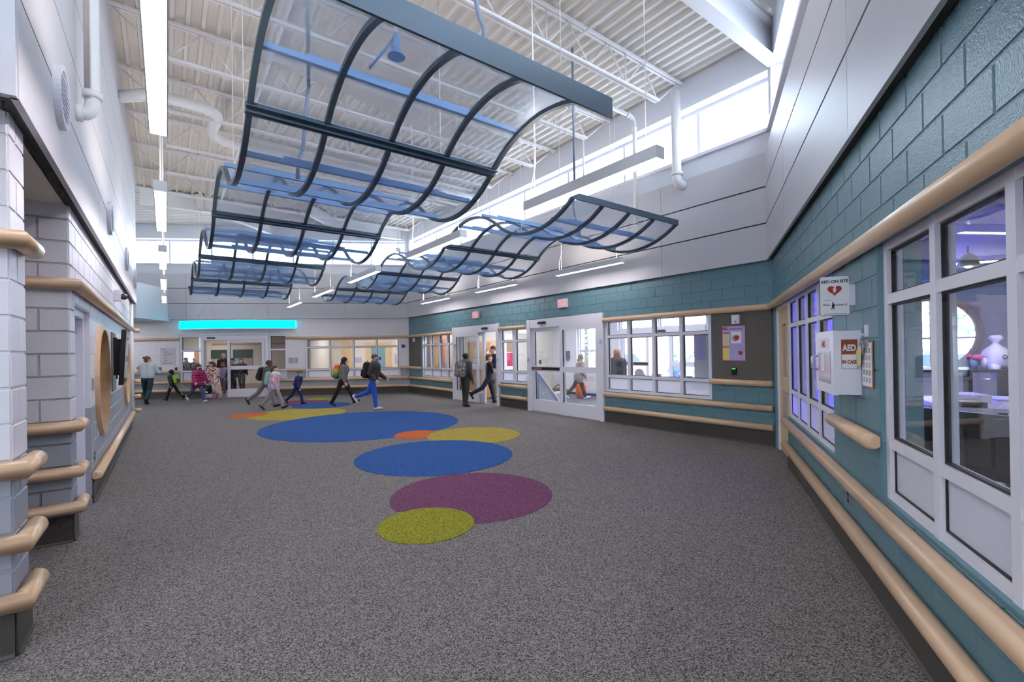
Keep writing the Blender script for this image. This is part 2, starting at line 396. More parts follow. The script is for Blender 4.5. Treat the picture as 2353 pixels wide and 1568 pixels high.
def panels(F, wall, s0, s1, joints, rows, d0, d1, m=None):
    js = [s0] + joints + [s1]
    for za, zb in rows:
        for a, b in zip(js, js[1:]):
            MB().box(F, (a + .004, d0, za), (b - .004, d1, zb)).build('wall_panel', m or PANELM, wall)
ROWS = [(HP, 3.700), (3.724, 4.305), (4.329, 4.885)]
for F, wl, a, b, js in ((FB, uB, 0, LB, [2.06, 5.1, 8.16, 11.2]), (FR, uR, 0, LR, [1.95, 4.85, 7.9]), (FW, uW, 0, LW + 1, [2.48, 5.5, 8.5])):
    MB().box(F, (a, -.02, HP + .01), (b, .05, 4.87)).build('panel_backing', SHADOWGAP, wl)
    panels(F, wl, a, b, js, ROWS, .05, .08)
    MB().box(F, (a, -.10, SILL - .06), (b, .05, SILL)).build('window_ledge', WHITE, wl)
LROWS = [(3.04, 3.60), (3.615, 4.20), (4.215, 4.82), (4.835, 5.45), (5.465, 6.1), (6.115, ROOF)]
MB().box(FL, (3.55, -.02, 3.05), (15.6, .05, ROOF)).build('panel_backing', SHADOWGAP, uL)
panels(FL, uL, 3.5, 15.62, [7.2, 10.9], LROWS, .05, .085)
FPU = frame((FL @ Vector((3.5, 0, 0))).xy, (-R3, -.5), (.5, -R3))
for za, zb in LROWS: MB().box(FPU, (-.08, -.02, za), (2.5, .03, zb)).build('wall_panel', PANELM, uL)

# clerestory windows
def clerestory(F, n, s0, s1, first, step, label):
    o = empty('window_%d' % n, F @ Vector((s0, -.3, SILL)), label, kind='structure')
    xs = [s0]; x = first
    while x < s1 - .3: xs.append(x); x += step
    xs.append(s1)
    MB().box(F, (s0, -.33, HEAD - .06), (s1, -.26, HEAD)).build('frame_rail', WHITE, o)
    MB().box(F, (s0, -.33, SILL), (s1, -.26, SILL + .05)).build('frame_rail', WHITE, o)
    for x in xs: MB().box(F, (max(s0, x - .03), -.335, SILL + .05), (min(s1, x + .03), -.255, HEAD - .06)).build('mullion', WHITE, o)
    for a, b in zip(xs, xs[1:]): MB().box(F, (a + .03, -.3, SILL + .05), (b - .03, -.294, HEAD - .06)).build('pane', GLASS, o)
clerestory(FB, 11, .02, LB - .12, 1.42, 1.80, 'clerestory window band above the sliding doors')
clerestory(FR, 12, .1, LR - .3, 1.9, 1.80, 'clerestory window band above the near teal wall')
clerestory(FW, 13, .12, 13.0, 1.5, 1.55, 'clerestory window band above the far wall')

# enclosure behind the camera
FBK = frame((.4, -3.1), (-1, 0), (0, 1)); FSD = frame((-7.2, -3.1), (0, 1), (1, 0))
wK = slabs(FBK, 'wall_behind', -.2, 7.8, 0, ROOF, [(.5, 7.0, SILL, HEAD), (2.2, 6.4, .8, 2.6)], -.25, 0, DRY, 'white wall closing the near end of the lobby')
slabs(FSD, 'wall_side_near', 0, 8, 0, ROOF, [], -.25, 0, DRY, 'white side wall of the near end of the lobby')
clerestory(FBK, 14, .5, 7.0, 1.9, 1.6, 'added clerestory fill windows at the near end of the lobby')  # unseen openings added for daylight fill
BACKWIN = (2.2, 6.4, .9, 2.4)
# ------------------------------------------------------------------ roof deck (ribbed steel)
def strip_deck(name, F, strips, along, label, depth=.075, pitch=.2):
    """strips: (pos, lo, hi) rib positions across with the extent along; trapezoid ribs"""
    b = MB()
    for p, lo, hi in strips:
        prof = [(p, 0), (p + .05, 0), (p + .07, depth), (p + .18, depth), (p + .2, 0)]
        for (a, za), (c, zc) in zip(prof, prof[1:]):
            if along == 'x': V = [(lo, a, ROOF + za), (hi, a, ROOF + za), (hi, c, ROOF + zc), (lo, c, ROOF + zc)]
            else: V = [(a, lo, ROOF + za), (a, hi, ROOF + za), (c, hi, ROOF + zc), (c, lo, ROOF + zc)]
            b.add([F @ Vector(q) for q in V], [(0, 1, 2, 3)])
    o = b.build(name, DECKM, fix=False, loc=(0, 0, ROOF)); o['kind'] = 'structure'; o['label'] = label
    return o
ceil1 = strip_deck('ceiling', FH, [(-.9 + .2 * k, 3.42, UW) for k in range(46)], 'x', 'ribbed white steel roof deck over the main lobby')
ceil2 = strip_deck('ceiling_near', FH, [(3.42 - .2 * (k + 1), -3.4, 8.0415 - 1.732 * max(0, 3.4914 - (3.42 - .2 * (k + 1))) + .3) for k in range(38)], 'y', 'ribbed white steel roof deck over the near corner')
ceil3 = strip_deck('ceiling_far', ID, [(14.6 + .2 * k, -16, min(-1.5, 2 * (R3 * (14.6 + .2 * k) - UW) + .2)) for k in range(26)], 'x', 'ribbed white steel roof deck over the far triangle')
# lid above so that no sky shows through the sheet edges
MB().prism(ID, [(-16.5, -3.4), (.4, -3.4), (6.2, 7), (-1.3, 19.9), (-16.5, 19.9)], ROOF + .06, ROOF + .16).build('roof_slab', DECKM)['kind'] = 'structure'

# ------------------------------------------------------------------ steel joists and beams
def joist(u, v0, v1, label, h=.62):
    o = empty('roof_joist', FH @ Vector((u, v0, ROOF - h)), label, 'roof joist', 'open web roof joists')
    zt, zb = ROOF - .03, ROOF - h
    for d in (-1, 1):
        MB().box(FH, (u + d * .012, v0, zt - .04), (u + d * .055, v1, zt)).build('top_chord', STEELW, o)
        MB().box(FH, (u + d * .012, v0 + .75, zb), (u + d * .05, v1 - .75, zb + .038)).build('bottom_chord', STEELW, o)
    n = 8; L = (v1 - v0 - 1.5) / n; a = v0 + .75
    wb = [((v0 + .1, zt - .03), (a, zb + .02)), ((v1 - .1, zt - .03), (v1 - .75, zb + .02))]
    for k in range(n):
        x0 = a + k * L
        wb += [((x0, zb + .02), (x0 + L / 2, zt - .03)), ((x0 + L / 2, zt - .03), (x0 + L, zb + .02))]
        if k % 2 == 0: wb.append(((x0 + L, zb + .02), (x0 + L, zt - .03)))
    for (va, za), (vb, zb_) in wb:
        MB().tube([FH @ Vector((u, va, za)), FH @ Vector((u, vb, zb_))], .014, 6).build('web_bar', STEELW, o)
ORD = ['nearest', 'second', 'third', 'fourth', 'fifth', 'sixth', 'seventh']
for k in range(7): joist(5.11 + 1.813 * k, -.69, 8.04, '%s white open web roof joist counted from the near cross beam' % ORD[k])
def ibeam(F, a, b, z0, z1, wd, label, name='roof_beam'):
    a, b = Vector(a), Vector(b); d = (b - a).normalized(); n = Vector((-d.y, d.x))
    M = Matrix(((d.x, n.x, 0, a.x), (d.y, n.y, 0, a.y), (0, 0, 1, 0), (0, 0, 0, 1))); L = (b - a).length
    o = empty(name, (*a, z0), label, 'roof beam', 'steel roof beams')
    MB().box(M, (0, -wd / 2, z0), (L, wd / 2, z0 + .025)).build('bottom_flange', STEELW, o)
    MB().box(M, (0, -wd / 2, z1 - .025), (L, wd / 2, z1)).build('top_flange', STEELW, o)
    MB().box(M, (0, -.012, z0 + .025), (L, .012, z1 - .025)).build('web_plate', STEELW, o)
h2 = lambda u, v: (FH @ Vector((u, v, 0))).xy
ibeam(ID, h2(3.36, -.6), h2(3.36, 7.95), 6.25, ROOF - .01, .2, 'deep white steel beam across the lobby above the near right corner')
ibeam(ID, h2(17.9, -.6), h2(17.9, 7.8), 6.32, ROOF - .01, .2, 'deep white steel beam across the lobby at the far end')
ibeam(ID, h2(3.3, 4.2), (2.2, 2.0), 6.35, ROOF - .01, .16, 'short white steel beam between the near cross beam and the near teal wall')
ibeam(ID, (-8.1, 15.7), (-7.2, 19.2), 6.42, ROOF - .01, .16, 'short white steel beam running to the far clerestory beside the pendant lights')
ibeam(ID, (-4.9, 16.6), (-4.3, 19.2), 6.42, ROOF - .01, .16, 'short white steel beam running to the far clerestory near its middle')
# ------------------------------------------------------------------ base, handrails
def base(F, n, segs, d=.012, h=.24, label='dark rubber wall base'):
    o = empty('baseboard_' + n, F @ Vector((segs[0][0], 0, 0)), label, kind='structure')
    for a, b in segs:
        MB().prism(F, [(0, 0), (.022, 0), (.022, .006), (d, .022), (d, h), (0, h)], a, b, axis='x').build('base_strip', BASE, o)
base(FB, 'doors', [(0, 3.68), (6.46, 7.82), (10.63, LB)], label='dark rubber base along the teal door wall')
base(FR, 'right', [(1.40, LR)], label='dark rubber base along the near teal wall')
base(FW, 'back', [(0, 5.5), (8.0, LW)], label='dark rubber base along the far wall')
base(FL, 'left', [(3.745, 4.09), (5.74, 6.0), (7.1, 14.35)], label='dark rubber base along the left wall')
base(FP1, 'pier_near', [(0, .62)], label='dark rubber base on the face of the near pier')
base(FP2, 'pier_far', [(0, .62)], label='dark rubber base on the face of the second pier')
def rail(F, s0, s1, z, label, c0=True, c1=True, r=.052, group='maple wall rails', m0=0, m1=0):
    o = empty('handrail', F @ Vector(((s0 + s1) / 2, 0, z - r)), label, 'handrail', group)
    n = 9; prof = [(.004, -.036), (.03, -r)] + [(.046 + .05 * math.cos(t), r * math.sin(t)) for t in [math.pi * (k / n - .5) for k in range(n + 1)]] + [(.03, r), (.004, .036)]
    bb = MB(); np_ = len(prof); V = [F @ Vector((s0 + m0 * a, a, z + b)) for a, b in prof] + [F @ Vector((s1 - m1 * a, a, z + b)) for a, b in prof]
    bb.add(V, [tuple(range(np_)), tuple(range(2 * np_ - 1, np_ - 1, -1))]).add(V, [(i, (i + 1) % np_, np_ + (i + 1) % np_, np_ + i) for i in range(np_)], smooth=True)
    bb.build('rail', MAPLE, o)
    for c, s, sg in ((c0, s0, -1), (c1, s1, 1)):
        if c:
            e = MB(); P = [(.004, 0), (.0, 0)]
            prof2 = [(p[0], p[1]) for p in prof]
            V = []; K = 5
            for i in range(K):
                t = math.pi / 2 * i / K; f = math.cos(t); x = s + sg * .045 * math.sin(t)
                V += [F @ Vector((x, .004 + (a - .004) * (.35 + .65 * f), z + b_ * (.6 + .4 * f))) for a, b_ in prof2]
            m_ = len(prof2)
            e.add(V, [(i * m_ + k, i * m_ + (k + 1) % m_, (i + 1) * m_ + (k + 1) % m_, (i + 1) * m_ + k) for i in range(K - 1) for k in range(m_)], smooth=True)
            e.add(V[-m_:], [tuple(range(m_))]); e.build('end_cap', MAPLE, o)
    return o
HR, HM, HL, HS = 2.33, .637, .314, 1.045
for z, nm in ((HR, 'top'), (HM, 'middle'), (HL, 'bottom')):
    rail(FB, .0 if z == HR else .05, 3.66, z, '%s maple rail on the teal wall under the gridded lobby window' % nm if z != HR else 'top maple rail above the four column lobby window', c0=z != HR, c1=False, m0=.58 if z == HR else 0)
    rail(FB, 6.48, 7.80, z, '%s maple rail between the two sliding entrance doors' % nm, False, False)
    rail(FB, 10.65, LB, z, '%s maple rail on the teal wall near the far corner' % nm, False, False, m1=.58)
    rail(FR, .0 if z == HR else 1.42, LR, z, '%s maple rail along the near teal office wall' % nm, c0=z != HR, c1=False, m0=.58 if z == HR else 0)
    if z != HM: rail(FL, 7.12 if z != HR else 5.74, 14.35, z, '%s maple rail along the left wall with round windows' % nm, z != HR, True, m0=-1 if z == HR else 0)
    rail(FP1, 0, .62, z, '%s maple rail on the near pier face' % nm, False, False, m0=-1)
    rail(FL, 3.745, 4.04, z, '%s maple rail wrapping round the near pier corner' % nm, False, True, m0=-1)
    rail(FP2, 0, .62, z, '%s maple rail on the second pier face' % nm, False, False, m0=-1)
    if z != HR: rail(FL, 5.74, 6.0, z, '%s maple rail wrapping round the second pier corner' % nm, False, True, m0=-1)
rail(FP1, 0, .62, HS, 'chest height maple rail on the near pier face', False, False, m0=-1); rail(FL, 3.745, 4.04, HS, 'chest height maple rail wrapping round the near pier corner', False, True, m0=-1)
rail(FP2, 0, .62, HS, 'chest height maple rail on the second pier face', False, False, m0=-1); rail(FL, 5.74, 6.0, HS, 'chest height maple rail wrapping round the second pier corner', False, True, m0=-1)
rail(FB, .05, 1.07, HS, 'short maple rail under the grey bulletin panel with the poster')
rail(FB, 13.2, LB, HS, 'short maple rail under the far grey bulletin panel', True, False, m1=.58)
rail(FR, 4.1, 5.08, HS, 'short maple rail below the white defibrillator cabinet')
rail(FW, 0, 4.80, HR, 'top maple rail above the long far window', False, True, m0=.58); rail(FW, 8.85, LW, HR, 'top maple rail above the directory sign on the far wall')
rail(FW, 0, 5.5, HM, 'middle maple rail under the long far window', False, True, m0=.58); rail(FW, 8.0, LW, HM, 'middle maple rail behind the woman in the pale sweater')
rail(FW, 0, 5.5, HL, 'bottom maple rail under the long far window', False, True, m0=.58); rail(FW, 8.0, LW, HL, 'bottom maple rail behind the woman in the pale sweater')
rail(FW, 0, .34, HS, 'short maple rail in the far corner beside the long window', False, True, m0=.58)
rail(FW, 4.14, 4.80, HS, 'short maple rail between the long far window and the corridor doors'); rail(FW, 8.85, LW, HS, 'chest height maple rail under the directory sign')

# ------------------------------------------------------------------ gridded windows
def window(F, n, cols, rows, d0, d1, label, hw=.03, frost=1, wide=(), fmat=None, glass=None, inset=None):
    """cols / rows: member centre lines; the lowest `frost` rows carry white film"""
    o = empty('window_%d' % n, F @ Vector((cols[0], (d0 + d1) / 2, rows[0])), label, kind='structure'); fm = fmat or WHITE
    hws = [hw * (2.3 if i in wide else 1) for i in range(len(cols))]
    for i, c in enumerate(cols):
        lo = c if i == 0 else c - hws[i]; hi = c if i == len(cols) - 1 else c + hws[i]
        if i == 0: hi = c + 2 * hw
        if i == len(cols) - 1: lo = c - 2 * hw
        MB().box(F, (lo, d0, rows[0]), (hi, d1, rows[-1])).build('mullion', fm, o)
    ed = [(c + (2 * hw if i == 0 else hws[i]), c2 - (2 * hw if i + 1 == len(cols) - 1 else hws[i + 1])) for i, (c, c2) in enumerate(zip(cols, cols[1:]))]
    for j, z in enumerate(rows):
        lo = z if j == 0 else z - hw; hi = z if j == len(rows) - 1 else z + hw
        if j == 0: hi = z + 1.7 * hw
        if j == len(rows) - 1: lo = z - 1.7 * hw
        for a, b in ed: MB().box(F, (a, d0 + .004, lo), (b, d1 - .004, hi)).build('frame_rail', fm, o)
    dm = (d0 + d1) / 2 - .012 if inset is None else d1 - inset
    for j in range(len(rows) - 1):
        za = rows[j] + (1.7 * hw if j == 0 else hw); zb = rows[j + 1] - (1.7 * hw if j + 1 == len(rows) - 1 else hw)
        for a, b in ed:
            fr = j < frost
            g = MB().box(F, (a, dm - .004, za), (b, dm + .004, zb)).build('film_pane' if fr else 'pane', FROST if fr else (glass or GLASS), o)
            k = .011; e = MB()
            for q in ((a, a + k, za, zb), (b - k, b, za, zb), (a + k, b - k, za, za + k), (a + k, b - k, zb - k, zb)): e.box(F, (q[0], dm - .012, q[2]), (q[1], dm + .012, q[3]))
            e.build('gasket', GASK, g)
    return o
ZR = [.70, 1.05, 1.945, 2.33]
window(FB, 1, [10.66, 11.09, 11.71, 12.37, 13.09], ZR, -.12, -.01, 'four column white gridded window on the teal wall by the far corner')
window(FB, 2, [6.46, 7.13, 7.82], [.72] + ZR[1:], -.12, -.01, 'two column white gridded window between the sliding doors', wide=(1,))
window(FB, 3, [1.09, 1.72, 2.36, 3.0, 3.66], ZR, -.12, -.01, 'four column white gridded window beside the bulletin panel')
window(FR, 4, [1.38, 2.01, 2.6, 3.2, 3.93], [.70, 1.05, 1.945, 2.30], -.11, -.03, 'white gridded office window behind the defibrillator cabinet', inset=.03, hw=.026)
window(FR, 5, [5.11, 5.80, 6.44, 7.08, 7.72, 8.4], [.70, 1.05, 1.945, 2.30], -.11, -.03, 'large white gridded office window nearest the camera', hw=.03, inset=.035)
window(FW, 6, [.36, 1.31, 2.24, 3.17, 4.10], [.66, 1.03, 1.93, 2.28], -.14, -.03, 'long white gridded window on the far wall')
window(FW, 7, [8.0, 8.80], [.63, 1.06, 1.87, 2.46], -.14, -.03, 'narrow sidelight left of the corridor doors')
window(FW, 8, [4.82, 5.5], [.63, 1.06, 1.87, 2.46], -.14, -.03, 'narrow sidelight right of the corridor doors')

window(FBK, 15, [2.2, 3.25, 4.3, 5.35, 6.4], [.8, 1.8, 2.6], -.2, -.1, 'added white gridded fill window in the wall closing the near end of the lobby', frost=0)  # unseen window added to light the near side from behind
# ------------------------------------------------------------------ sliding doors
def leaf(F, o, s0, s1, d0, d1, top=2.27, bar=False, name='door_leaf', st=.11):
    z = [.015, .33, 1.10, 1.24, top - .1, top]
    b = MB()
    for q in ((s0, s0 + st, z[0], z[5]), (s1 - st, s1, z[0], z[5]), (s0 + st, s1 - st, z[0], z[1]), (s0 + st, s1 - st, z[2], z[3]), (s0 + st, s1 - st, z[4], z[5])): b.box(F, (q[0], d0, q[2]), (q[1], d1, q[3]))
    l = b.build(name, WHITE, o); dm = (d0 + d1) / 2
    for za, zb in ((z[1], z[2]), (z[3], z[4])):
        MB().box(F, (s0 + st, dm - .004, za), (s1 - st, dm + .004, zb)).build('pane', GLASS, l)
        e = MB(); k = .012
        for q in ((s0 + st, s0 + st + k, za, zb), (s1 - st - k, s1 - st, za, zb)): e.box(F, (q[0], dm - .012, q[2]), (q[1], dm + .012, q[3]))
        e.build('gasket', GASK, l)
    if bar:
        MB().box(F, (s0 + .04, d1, 1.14), (s1 - .02, d1 + .035, 1.21)).build('push_bar', BLACK, l)
        MB().box(F, (s1 - .42, d1 + .035, 1.155), (s1 - .08, d1 + .0365, 1.195)).build('push_bar_label', mat('label_red', (200, 90, 86), .6), l)
    return l
def sensor(F, o, s, z, d):
    b = MB(); n = 16; w_, h_ = .15, .032
    P = [(s + (w_ - h_) * sg + h_ * math.cos(t), z + h_ * math.sin(t)) for sg, ts in ((1, (-.5, .5)), (-1, (.5, 1.5))) for t in [math.pi * (ts[0] + (ts[1] - ts[0]) * k / n) for k in range(n + 1)]]
    b.prism(F, P, d, d + .05, axis='y', smooth=True); b.build('motion_sensor', BLACK, o)
def sliding(F, n, s0, s1, z1, label, jd=(-.16, .05), jw=.13):
    o = empty('door_%d' % n, F @ Vector(((s0 + s1) / 2, 0, 0)), label, kind='structure')
    MB().box(F, (s0, jd[0], 0), (s0 + jw, jd[1], z1)).build('jamb', WHITE, o)
    MB().box(F, (s1 - jw, jd[0], 0), (s1, jd[1], z1)).build('jamb', WHITE, o)
    MB().box(F, (s0 + jw, jd[0], 2.27), (s1 - jw, jd[1] - .015, z1 - .01)).build('header', WHITE, o)
    MB().box(F, (s0 + jw, -.1, 0), (s1 - jw, .03, .012)).build('threshold', ALU, o)
    return o
D1 = sliding(FB, 1, 7.82, 10.63, 2.51, 'white sliding entrance door standing open, left of the two')
leaf(FB, D1, 9.0, 10.5, -.03, .03); leaf(FB, D1, 8.74, 10.2, -.11, -.05); sensor(FB, D1, 8.55, 2.38, .035)
D2 = sliding(FB, 2, 3.68, 6.46, 2.51, 'white sliding entrance door with closed glass leaves beside the four column window')
leaf(FB, D2, 3.81, 5.16, -.02, .03); leaf(FB, D2, 5.06, 6.33, -.10, -.04, bar=True); sensor(FB, D2, 5.8, 2.395, .035)
D3 = sliding(FW, 3, 5.5, 8.0, 2.46, 'white sliding corridor door in the far wall', jw=.1)
leaf(FW, D3, 5.66, 7.06, -.06, 0); sensor(FW, D3, 7.62, 2.36, .035)
MB().box(FW, (5.6, -.12, 0), (5.66, -.02, 2.27)).build('mullion', WHITE, D3)
# wooden office door with vision lights (near wall)
D4 = empty('door_4', FR @ Vector((.77, -.08, 0)), 'pale maple office door with two tall glass lights in a white frame', kind='structure')
b = MB()
for q in ((.16, .22, 0, 2.30), (1.32, 1.38, 0, 2.30), (.22, 1.32, 2.24, 2.30)): b.box(FR, (q[0], -.16, q[2]), (q[1], -.03, q[3]))
b.build('door_frame', WHITE, D4)
b = MB(); DW = mat('maple_door', (216, 190, 150), .4, var=.06, vscale=6)
for q in ((.22, .50, .02, 2.24), (.92, 1.32, .02, 2.24), (.50, .92, .02, .42), (.50, .92, .98, 1.18), (.50, .92, 2.0, 2.24)): b.box(FR, (q[0], -.11, q[2]), (q[1], -.06, q[3]))
lf = b.build('door_leaf', DW, D4)
for za, zb in ((.42, .98), (1.18, 2.0)): MB().box(FR, (.50, -.072, za), (.92, -.066, zb)).build('pane', GLASS, lf)
b = MB().box(FR, (1.2, -.06, .93), (1.27, -.05, 1.13)); b.tube([FR @ Vector((1.24, -.055, 1.0)), FR @ Vector((1.24, -.0, 1.0)), FR @ Vector((1.11, .005, 1.0))], .011, 8).build('handle', ALU, lf)
# left door in the recess of the left wall
D5 = empty('door_5', FL @ Vector((6.55, -.2, 0)), 'white steel door set back between the second pier and the round window', kind='structure')
b = MB()
for q in ((6.02, 6.10, 0, 2.18), (7.0, 7.08, 0, 2.18), (6.10, 7.0, 2.1, 2.18)): b.box(FL, (q[0], -.28, q[2]), (q[1], -.05, q[3]))
b.build('door_frame', WHITE, D5)
lf = MB().box(FL, (6.10, -.24, .01), (7.0, -.19, 2.1)).build('door_leaf', mat('door_paint', (200, 200, 210), .45), D5)
MB().tube([FL @ Vector((6.2, -.19, 1.0)), FL @ Vector((6.2, -.12, 1.0)), FL @ Vector((6.34, -.115, 1.0))], .011, 8).build('handle', ALU, lf)

# ------------------------------------------------------------------ wave canopies
ZM = 3.765; LAM = 3.629; AMP = .31; HW = LAM / 4
RAD = (HW * HW + AMP * AMP) / (2 * AMP)
def wave(u):
    t = (u - 4.45) / (LAM / 2); n = math.floor(t); x = (t - n - .5) * 2 * HW
    return ZM + (-1 if n % 2 == 0 else 1) * (math.sqrt(RAD * RAD - x * x) - (RAD - AMP))
def canopy(v0, v1, ua, ub, label, front=False):
    o = empty('wave_canopy', FH @ Vector(((ua + ub) / 2, (v0 + v1) / 2, ZM - AMP)), label, 'canopy', 'wavy acrylic ceiling canopies')
    N = int(24 * (ub - ua) / LAM * 2); us = [ua + .02 + (ub - ua - .04) * k / N for k in range(N + 1)]
    vs = [v0 + (v1 - v0) * k / 4 for k in range(5)]
    for a, c in zip(vs, vs[1:]):
        b = MB(); V = [FH @ Vector((u, v, wave(u) + .004)) for u in us for v in (a + .022, c - .022)]
        b.add(V, [(2 * i, 2 * i + 1, 2 * i + 3, 2 * i + 2) for i in range(N)], smooth=True).build('acrylic_sheet', CANSHEET, o, fix=False)
    for v in vs:
        b = MB(); V = []
        for u in us:
            e = .01; dz = (wave(min(ub - .021, u + e)) - wave(max(ua + .021, u - e))) / (2 * e); L_ = math.hypot(1, dz); nu, nz = -dz / L_, 1 / L_
            for dv, h in ((-.024, -.022), (.024, -.022), (.024, .02), (-.024, .02)): V.append(FH @ Vector((u + nu * h, v + dv, wave(u) + nz * h)))
        b.add(V, [(4 * i + j, 4 * i + (j + 1) % 4, 4 * i + 4 + (j + 1) % 4, 4 * i + 4 + j) for i in range(N) for j in range(4)] + [(0, 1, 2, 3), (4 * N + 3, 4 * N + 2, 4 * N + 1, 4 * N)])
        b.build('rib', CANM, o)
    for u, sg in ((ua, 1), (ub, -1)):
        z = wave(u + sg * .001); big = front and u == ua
        b = MB().box(FH, (u + sg * .003, v0 - .03, z - (.10 if big else .045)), (u + sg * .024, v1 + .03, z + (.075 if big else .045)))
        b.box(FH, (u + sg * .024, v0 - .03, z - .012), (u + sg * .075, v1 + .03, z - .004)); b.build('end_bar', CANM, o)
    h0 = math.floor((ua + .01 - 4.45) / (LAM / 2)); h1 = math.floor((ub - .01 - 4.45) / (LAM / 2))
    for h in range(h0, h1 + 1):
        c = 4.45 + (h + .5) * LAM / 2
        for du in (-.42, .42):
            u = c + du; z = wave(u) + .022
            st = MB().box(FH, (u - .022, v0 + .02, z), (u + .022, v1 - .02, z + .045)).box(FH, (u - .012, v0 + .35, z + .045), (u + .012, v1 - .45, z + .075)).build('hanger_strut', CANB, o)
        for v in (v0 + .12, v1 - .12):
            u = c - .42 if h % 2 else c + .42
            MB().tube([FH @ Vector((u, v, wave(u) + .06)), FH @ Vector((u, v, ROOF))], .0045, 5).build('hanger_cable', STEELW, o)
    return o
CV = {'L': (.59, 3.09), 'R': (4.45, 6.85)}
q = LAM / 2
rowname = {'L': 'left hand', 'R': 'right hand'}
for rw, cuts in (('L', [4.45 - q, 4.45, 4.45 + LAM, 4.45 + 2 * LAM, 4.45 + 3 * LAM, 4.45 + 3.5 * LAM]), ('R', [4.45, 4.45 + LAM, 4.45 + 2 * LAM, 4.45 + 3 * LAM, 4.45 + 3.5 * LAM])):
    for i, (a, b_) in enumerate(zip(cuts, cuts[1:])):
        nn = len(cuts) - 1
        lab = ('nearest' if i == 0 else 'farthest' if i == nn - 1 else ORD[i]) + ' blue framed wavy acrylic canopy of the %s row' % rowname[rw]
        if rw == 'L' and i == 0: lab = 'high arched blue framed acrylic canopy with a deep front bar, nearest the camera'
        canopy(*CV[rw], a + .004, b_ - .004, lab, front=(rw == 'L' and i == 0))

# ------------------------------------------------------------------ pendant lights
def pendant(u0, v, label, L=1.95, z=3.415):
    o = empty('pendant_light', FH @ Vector((u0 + L / 2, v, z)), label, 'pendant light', 'linear pendant lights')
    b = MB()
    for q in ((v - .06, v - .052, z, z + .115), (v + .052, v + .06, z, z + .115), (v - .052, v + .052, z + .06, z + .068)): b.box(FH, (u0, q[0], q[2]), (u0 + L, q[1], q[3]))
    b.build('housing', STEELW, o)
    for u in (u0 - .006, u0 + L): MB().box(FH, (u, v - .06, z), (u + .006, v + .06, z + .115)).build('end_cap', STEELW, o)
    MB().box(FH, (u0, v - .0515, z + .002), (u0 + L, v + .0515, z + .012)).build('diffuser', TUBE, o)
    MB().box(FH, (u0, v - .04, z + .10), (u0 + L, v + .04, z + .108)).build('upper_diffuser', UPTUBE, o)
    for u in (u0 + .15, u0 + L - .15): MB().tube([FH @ Vector((u, v, z + .068)), FH @ Vector((u, v, ROOF))], .0045, 5).build('hanger_cable', STEELW, o)
    P = [FH @ Vector((u0 + L - .1 + .05 * math.sin(k * 1.1), v + .02, z + .07 + k * .12)) for k in range(5)] + [FH @ Vector((u0 + L - .12, v + .02, ROOF))]
    MB().tube(P, .008, 6).build('power_cord', STEELW, o)
US = [2.55, 6.06, 9.6, 13.05, 16.75]
for i, u in enumerate(US):
    pendant(u, 3.66, '%s white pendant strip light of the middle row between the canopies' % ORD[i])
    pendant(u + .06, -.03, '%s white pendant strip light of the row beside the left wall' % ORD[i])
pendant(-1.0, -.03, 'added white pendant fill light of the left row over the near end of the lobby'); pendant(.4, -2.9, 'added white pendant fill light over the side of the near end of the lobby')  # unseen pendants added behind the camera to brighten the near side
for i, u in enumerate((6.1, 9.65, 13.3)): pendant(u, 7.42, '%s white pendant strip light of the row beside the teal door wall' % ORD[i])
# ------------------------------------------------------------------ things on the teal door wall
def tack(F, s0, s1, z0, z1, label):
    o = MB().box(F, (s0, .0005, z0), (s1, .014, z1)).build('bulletin_panel', TACK); tag(o, label, 'bulletin panel')
tack(FB, .01, 1.06, 1.10, 2.275, 'grey fabric bulletin panel holding the lavender poster'); tack(FB, 13.2, 14.28, 1.10, 2.275, 'grey fabric bulletin panel in the far corner')
def T(F, s, d, z, body, size, par, m=INK, align='CENTER', bold=0, sx=1, name='lettering'):
    return text(body, rframe(F, s, d, z), size, name, m, par, align, bold=bold, sx=sx)
# lavender poster
LAV = mat('lavender_paper', (176, 166, 214), .7)
po = empty('poster', FB @ Vector((.66, .014, 1.42)), 'lavender instruction poster with red border pinned to the grey bulletin panel', 'poster')
MB().box(FB, (.45, .0145, 1.42), (.868, .0165, 2.046)).build('border', mat('poster_red', (186, 52, 62), .7), po)
MB().box(FB, (.457, .0165, 1.428), (.861, .0175, 2.038)).build('sheet', LAV, po)
for a, b_, za, zb, m in ((.735, .855, 1.70, 1.905, mat('poster_sand', (222, 202, 158), .8)), (.735, .855, 1.44, 1.66, mat('poster_yellow', (228, 214, 110), .8)), (.52, .70, 1.73, 1.94, PAPER)):
    MB().box(FB, (a, .0175, za), (b_, .0185, zb)).build('poster_block', m, po)
for a, b_, za, zb in ((.735, .855, 1.905, 1.925), (.735, .855, 1.66, 1.672)): MB().box(FB, (a, .0175, za), (b_, .0187, zb)).build('poster_band', RED, po)
for (sx_, sz_, r) in ((.60, 1.83, .045), (.54, 1.56, .036)): MB().disc(FB, (sx_, sz_), r, .0185, .0195, 20).build('poster_mark', RED, po)
MB().disc(FB, (.63, 1.82), .055, .0184, .0189, 20).build('poster_mark', mat('poster_grey', (150, 150, 156), .8), po)
for k in range(7): MB().disc(FB, (.56 + (k % 4) * .035, 1.50 + (k // 4) * .05), .008, .0176, .0185, 8).build('poster_mark', PAPER, po)
T(FB, .81, .018, 1.975, 'AED', .062, po, RED, bold=.003); T(FB, .615, .018, 1.98, 'EMERGENCY IN CASE', .024, po, RED, bold=.001)
for k in range(6): T(FB, .80, .0187, 1.875 - k * .028, 'text line here'[:0] + '-- --- ---- --', .014, po)
